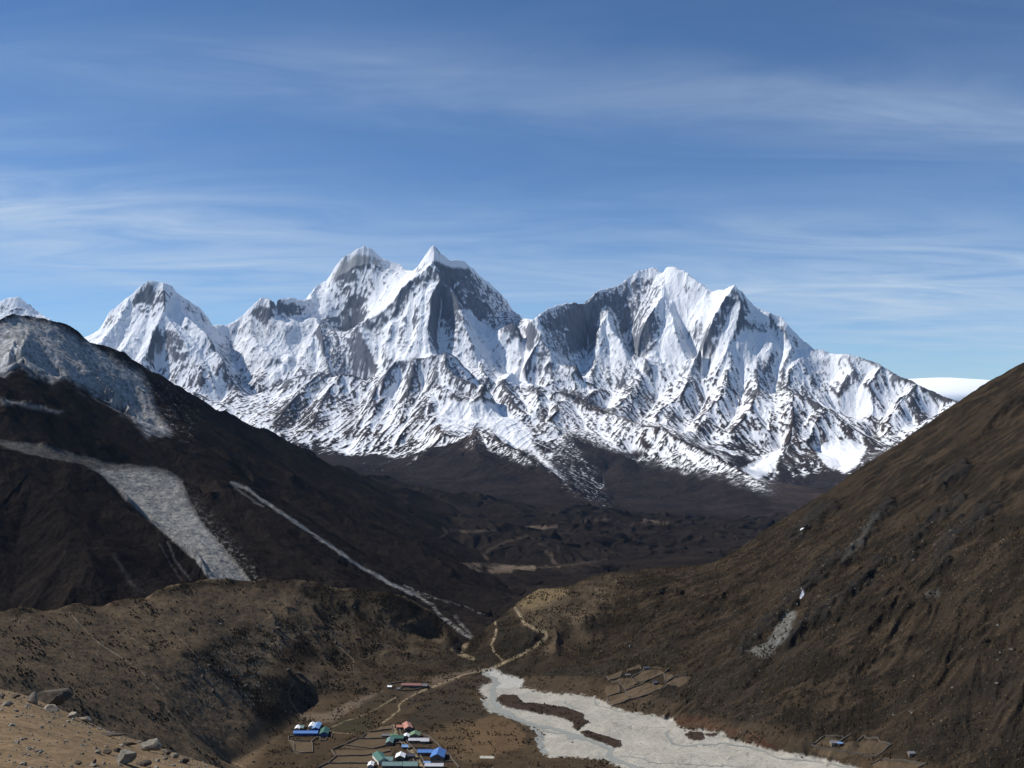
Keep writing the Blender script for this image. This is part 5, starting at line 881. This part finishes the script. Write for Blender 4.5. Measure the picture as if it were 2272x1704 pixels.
MW = mat('dry_stone', (0.105, 0.090, 0.073), var=0.5, scale=1.2)
def stone_wall(reg, pts, label, h=1.1, w_=0.8, grp=None):
    P = []; 
    for a, b in zip(pts[:-1], pts[1:]):
        A, B = ground_at(reg, *a), ground_at(reg, *b); n = max(1, int(math.hypot(B[0]-A[0], B[1]-A[1])/1.5))
        for k in range(n): t = k/n; P.append((A[0]+(B[0]-A[0])*t, A[1]+(B[1]-A[1])*t))
    P.append(ground_at(reg, *pts[-1])[:2]); P = np.array(P); r = np.random.default_rng(len(label)*7+len(P)); g = NEAR['g']; zg = g.at(NEAR['z'], P[:, 0], P[:, 1])
    T = np.gradient(P, axis=0); T /= np.linalg.norm(T, axis=1)[:, None]+1e-9; Nn = np.stack([-T[:, 1], T[:, 0]], 1); V = []; 
    for k in range(len(P)):
        wd = w_*r.uniform(0.8, 1.2)/2; hh = h*r.uniform(0.75, 1.15); o = P[k]-P[0]; z0 = zg[k]-zg[0]
        V += [(*(o-Nn[k]*wd), z0-0.6), (*(o-Nn[k]*wd*0.75), z0+hh), (*(o+Nn[k]*wd*0.75), z0+hh*r.uniform(0.9, 1.05)), (*(o+Nn[k]*wd), z0-0.6)]
    Fc = []; m = len(P)
    for k in range(m-1): a = 4*k; b = a+4; Fc += [(a, a+1, b+1, b), (a+1, a+2, b+2, b+1), (a+2, a+3, b+3, b+2)]
    Fc += [(0, 3, 2, 1), (4*m-4, 4*m-3, 4*m-2, 4*m-1)]
    o = mesh_obj('stone_wall', V, Fc, MW); o.location = (P[0][0], P[0][1], zg[0]); tag(o, label, 'stone wall', grp); o['kind'] = 'thing'
for reg, pts, lab in [
    ('V', [(740, 1110), (850, 1062), (1130, 1056)], 'field wall along the top of the uppermost field left of the lane'), ('V', [(600, 1170), (720, 1120), (1000, 1160), (1180, 1115)], 'field wall under the widest upper field left of the lane'),
    ('V', [(620, 1232), (900, 1228), (1180, 1185)], 'third field wall from the top, left of the lane'), ('V', [(470, 1345), (560, 1300), (1000, 1302), (1080, 1290)], 'lowest field wall left of the lane'), ('V', [(600, 1170), (640, 1240), (560, 1300), (470, 1345)], 'wall closing the left ends of the village fields'),
    ('V', [(940, 1010), (890, 1060)], 'short leaning wall beside the uppermost field'), ('V', [(980, 992), (1190, 965)], 'wall across the far end of the village left of the lane'), ('V', [(1190, 925), (1200, 1000), (1290, 1110), (1380, 1210), (1440, 1345)], 'wall following the left side of the village lane'),
    ('V', [(1260, 940), (1280, 1010), (1340, 1090), (1420, 1170), (1490, 1250), (1530, 1345)], 'wall following the right side of the village lane'), ('V', [(1300, 985), (1470, 1000)], 'wall behind the light green roofed house'), ('V', [(1450, 1000), (1560, 1040), (1640, 1110), (1700, 1180), (1760, 1220), (1790, 1270)], 'outer wall curving round the right side of the village'),
    ('V', [(1500, 1290), (1790, 1285)], 'wall in front of the big blue lodge'), ('V', [(1370, 1150), (1560, 1150)], 'wall behind the blue lodge running to the lane'), ('V', [(1180, 1115), (1290, 1105)], 'short wall from the teal hut to the lane'), ('V', [(1790, 1270), (1850, 1345)], 'wall leaving the village at the bottom right'),
    ('V', [(175, 1070), (180, 1040), (240, 1035)], 'wall corner below the left end of the lone lodge'), ('V', [(175, 1075), (230, 1110), (232, 1180), (300, 1200), (415, 1195), (410, 1110), (400, 1085), (230, 1078)], 'wall round the small square field below the lone lodge'), ('V', [(405, 1090), (440, 1060), (485, 1045), (490, 1080), (540, 1080), (560, 1050)], 'zigzag wall below the right end of the lone lodge'), ('V', [(605, 1010), (600, 1055)], 'stub of wall right of the lone lodge'),
    ('V', [(1140, 555), (1180, 520), (1320, 502)], 'wall running left from the red barn'), ('V', [(1180, 575), (1280, 590), (1440, 580), (1500, 560)], 'wall along the lower side of the yard of the red barn'), ('V', [(1260, 575), (1310, 548)], 'short wall inside the yard of the red barn'),
    ('E', [(320, 380), (390, 460), (600, 395), (650, 280)], 'wall under the upper left terraced field'), ('E', [(420, 480), (600, 510), (690, 620), (720, 670)], 'wall between the left and middle terraced fields'), ('E', [(720, 665), (900, 600), (1050, 540), (1110, 490), (1200, 450)], 'long wall slanting through the middle of the terraced fields'), ('E', [(830, 400), (950, 340), (1100, 245)], 'wall above the big upper terraced field'),
    ('E', [(840, 420), (900, 470), (1100, 495)], 'wall on the left of the big upper terraced field'), ('E', [(1195, 450), (1370, 380), (1530, 300), (1600, 240)], 'wall under the big upper terraced field'), ('E', [(1500, 320), (1540, 480)], 'short steep wall at the right of the terraced fields'), ('E', [(1520, 520), (1680, 410), (1800, 380), (1960, 350)], 'wall above the rightmost terraced field'),
    ('E', [(1300, 690), (1440, 640), (1600, 550), (1740, 580)], 'wall under the rightmost terraced field'), ('E', [(450, 980), (620, 930), (780, 850), (1060, 790), (1300, 690)], 'bottom wall of the terraced fields above the shrubs'), ('E', [(340, 830), (350, 790), (540, 730), (700, 690)], 'wall between the two lowest left terraced fields'), ('E', [(340, 840), (400, 960), (450, 985)], 'wall at the river end of the terraced fields'), ('E', [(580, 590), (600, 700)], 'tiny cross wall in the left terraced fields'), ('E', [(720, 690), (800, 800)], 'cross wall beside the longest lower terraced field'),
    ('Q', [(320, 280), (370, 280), (500, 185), (740, 210)], 'upper wall of the hut field under the right hillside'), ('Q', [(670, 260), (820, 160)], 'slanting wall behind the grey hut under the right hillside'), ('Q', [(330, 290), (430, 330), (640, 360), (880, 400), (960, 410)], 'lower wall of the hut field under the right hillside'), ('Q', [(970, 430), (1140, 430), (1220, 370), (1320, 290)], 'wall closing the right end of the hut field under the hillside'), ('Q', [(1060, 525), (1180, 475), (1400, 480), (1740, 525)], 'wall round the lowest field at the bottom right'), ('Q', [(1640, 575), (1740, 525)], 'short wall at the bottom edge near the lower right corner'), ('Q', [(900, 250), (970, 190), (1150, 210), (1180, 260), (1300, 280)], 'wall at the top right of the hut field under the hillside')]:
    stone_wall(reg, pts, lab)
for k, (reg, x, y, w_, h_, lab, m) in enumerate([('V', 280, 445, 100, 45, 'large dark boulder at the top of the dark round mound', MRD), ('V', 905, 578, 85, 40, 'dark boulder on the open flat left of the red barn', MRD), ('V', 1055, 145, 40, 28, 'small dark boulder high on the moraine flank above the barn', MRD), ('V', 170, 395, 80, 30, 'dark flat boulder up and left of the round mound', MRD), ('V', 640, 125, 60, 40, 'dark boulder beside the pale gully on the moraine', MRD),
        ('L', 1040, 1295, 34, 26, 'dark boulder at the lower edge of the boulder field', MRD), ('L', 990, 1222, 30, 22, 'dark boulder in the middle of the boulder field', MRD), ('L', 1200, 1265, 26, 22, 'dark boulder at the right of the boulder field', MRD), ('L', 1355, 985, 36, 20, 'dark boulder at the top of the boulder field', MRD), ('L', 1020, 1165, 30, 18, 'dark boulder at the upper left of the boulder field', MRD), ('L', 1845, 1062, 22, 16, 'small dark boulder below the pale bowl on the moraine', MRD), ('L', 1075, 960, 12, 10, 'tiny tan boulder alone on the moraine face', MRP),
        ('G', 1495, 862, 26, 26, 'grey boulder on the hillside above the terraced fields', MR), ('R', 790, 1565, 1, 1, '', None)]):
    if m: rock(300+k, reg, x, y, w_, h_, lab, m, NEAR, name='boulder', base=ICO2)

# river water: shallow grey-green braids lying in the gravel
MWAT = bpy.data.materials.new('river_water'); MWAT.use_nodes = True; _n = NT(MWAT.node_tree); _g = _n.n('ShaderNodeNewGeometry'); _z = _n.n('ShaderNodeTexNoise', {'Vector': _g.outputs['Position'], 'Scale': 0.9, 'Detail': 3.0}).outputs[0]
_b = _n.n('ShaderNodeBsdfPrincipled', {'Base Color': (0.20, 0.205, 0.185, 1), 'Roughness': 0.6, 'Specular IOR Level': 0.4}); _n.t.links.new(_n.n('ShaderNodeBump', {'Height': _z, 'Distance': 0.12}).outputs[0], _b.inputs['Normal']); _n.t.links.new(_b.outputs[0], _n.n('ShaderNodeOutputMaterial').inputs[0])
def water():
    V, Fc = [], []; g = NEAR['g']; r = np.random.default_rng(3)
    for pts, wd in [([(-30, 30), (30, 60), (60, 90), (40, 130), (30, 190), (60, 240), (150, 290), (260, 345), (300, 350), (400, 372), (520, 402), (600, 440), (700, 462), (738, 490), (735, 540), (800, 572), (900, 600), (1050, 640), (1300, 690)], 3.2), ([(260, 345), (280, 380), (340, 400), (300, 440), (340, 490), (330, 540)], 2.6), ([(460, 195), (480, 225), (540, 245), (610, 265)], 1.0), ([(-30, 180), (10, 250), (100, 290), (200, 330)], 1.8), ([(1090, 370), (1070, 410), (1112, 440), (1100, 462), (1160, 472), (1300, 462), (1450, 456), (1560, 478), (1640, 495), (1700, 530), (1800, 556), (1950, 566), (2212, 600)], 1.3), ([(470, 410), (500, 430), (560, 420), (600, 440)], 3.0), ([(760, 530), (900, 542), (1000, 570), (1200, 582), (1500, 600)], 0.9), ([(640, 190), (660, 230), (760, 255), (860, 285)], 0.8), ([(300, 372), (420, 392), (520, 402)], 2.2)]:
        P = []; 
        for a, b in zip(pts[:-1], pts[1:]):
            A, B = ground_at('W', *a), ground_at('W', *b); n = max(2, int(math.hypot(B[0]-A[0], B[1]-A[1])/2.0))
            for k in range(n): t = k/n; P.append((A[0]+(B[0]-A[0])*t, A[1]+(B[1]-A[1])*t))
        P = np.array(P); K = 9; ker = np.ones(K)/K
        if len(P) > K*2: P = np.stack([np.convolve(np.pad(P[:, i], K//2, mode='edge'), ker, 'valid') for i in (0, 1)], 1)
        P = P + np.stack([fbm(P[:, 0], P[:, 1], 12, 3, seed=7)*2.5, fbm(P[:, 0], P[:, 1], 12, 3, seed=8)*3.5], 1); T = np.gradient(P, axis=0); T /= np.linalg.norm(T, axis=1)[:, None]+1e-9; Nn = np.stack([-T[:, 1], T[:, 0]], 1)
        ww = wd*(1+0.55*fbm(P[:, 0], P[:, 1], 9, 3, seed=9))*np.clip(np.minimum(np.arange(len(P)), np.arange(len(P))[::-1])/4, 0.2, 1); base = len(V)
        for q in (-1.0, -0.33, 0.33, 1.0):
            E = P+Nn*(ww*q)[:, None]; zz = g.at(NEAR['z'], E[:, 0], E[:, 1])+0.16
            V += [(E[k, 0], E[k, 1], zz[k]) for k in range(len(P))]
        m = len(P)
        for q in range(3):
            for k in range(m-1): a = base+q*m+k; Fc.append((a, a+1, a+m+1, a+m))
    o = mesh_obj('river', V, Fc, MWAT); o['kind'] = 'structure'; o['label'] = 'shallow grey green braids of water in the gravel riverbed'
water()

# smooth cloud bank far behind the right shoulder of the range
def cloud():
    V0, Fc = ICO; V = V0.copy(); V[:, 2] = np.where(V[:, 2] < 0, V[:, 2]*0.35, V[:, 2]); d = fbm((V[:, 0]*2+V[:, 1]).astype(np.float32), (V[:, 1]*1.5+V[:, 2]).astype(np.float32), 1.1, 4, 0.5, seed=5)
    V *= (1+0.05*d)[:, None]; V = V*np.array([3000, 1500, 640]); V[:, 2] -= V[:, 0]*0.02
    m = bpy.data.materials.new('cloud_white'); m.use_nodes = True; n = NT(m.node_tree)
    b = n.n('ShaderNodeBsdfPrincipled', {'Base Color': (0.85, 0.86, 0.88, 1), 'Roughness': 1.0, 'Specular IOR Level': 0.0, 'Subsurface Weight': 1.0, 'Subsurface Radius': (400.0, 400.0, 400.0), 'Subsurface Scale': 1.0})
    b = n.n('ShaderNodeAddShader', {0: n.n('ShaderNodeBsdfDiffuse', {'Color': (0.66, 0.67, 0.69, 1)}).outputs[0], 1: n.n('ShaderNodeBsdfTranslucent', {'Color': (0.35, 0.36, 0.38, 1)}).outputs[0]})
    n.t.links.new(b.outputs[0], n.n('ShaderNodeOutputMaterial').inputs[0])
    o = mesh_obj('cloud', V, Fc, m, smooth=True); Y = 26000.0; o.location = ((2110-CX)/F*Y, Y, ZC+(CY-872)/F*Y-260); tag(o, 'smooth white cloud bank behind the ridge at the right', 'cloud')
cloud()

# ------------------------------------------------------------------ the air: thin even haze
def build_haze():
    m = bpy.data.materials.new('haze'); m.use_nodes = True; n = NT(m.node_tree)
    v = n.n('ShaderNodeVolumePrincipled', {'Color': (0.42, 0.62, 1.0, 1), 'Density': 0.0000060, 'Anisotropy': 0.0})
    n.t.links.new(v.outputs[0], n.n('ShaderNodeOutputMaterial').inputs['Volume'])
    x, y0, y1, z0, z1 = 11500.0, -300.0, 15500.0, -1200.0, 3000.0
    me = bpy.data.meshes.new('haze')
    me.from_pydata([(a, b, c) for a in (-x, x) for b in (y0, y1) for c in (z0, z1)], [], [(0, 1, 3, 2), (4, 6, 7, 5), (0, 4, 5, 1), (2, 3, 7, 6), (0, 2, 6, 4), (1, 5, 7, 3)])
    me.materials.append(m); o = bpy.data.objects.new('haze', me); C.collection.objects.link(o); o['kind'] = 'stuff'; o['label'] = 'thin blue mountain air'
build_haze()
print('done', time.time()-T0)
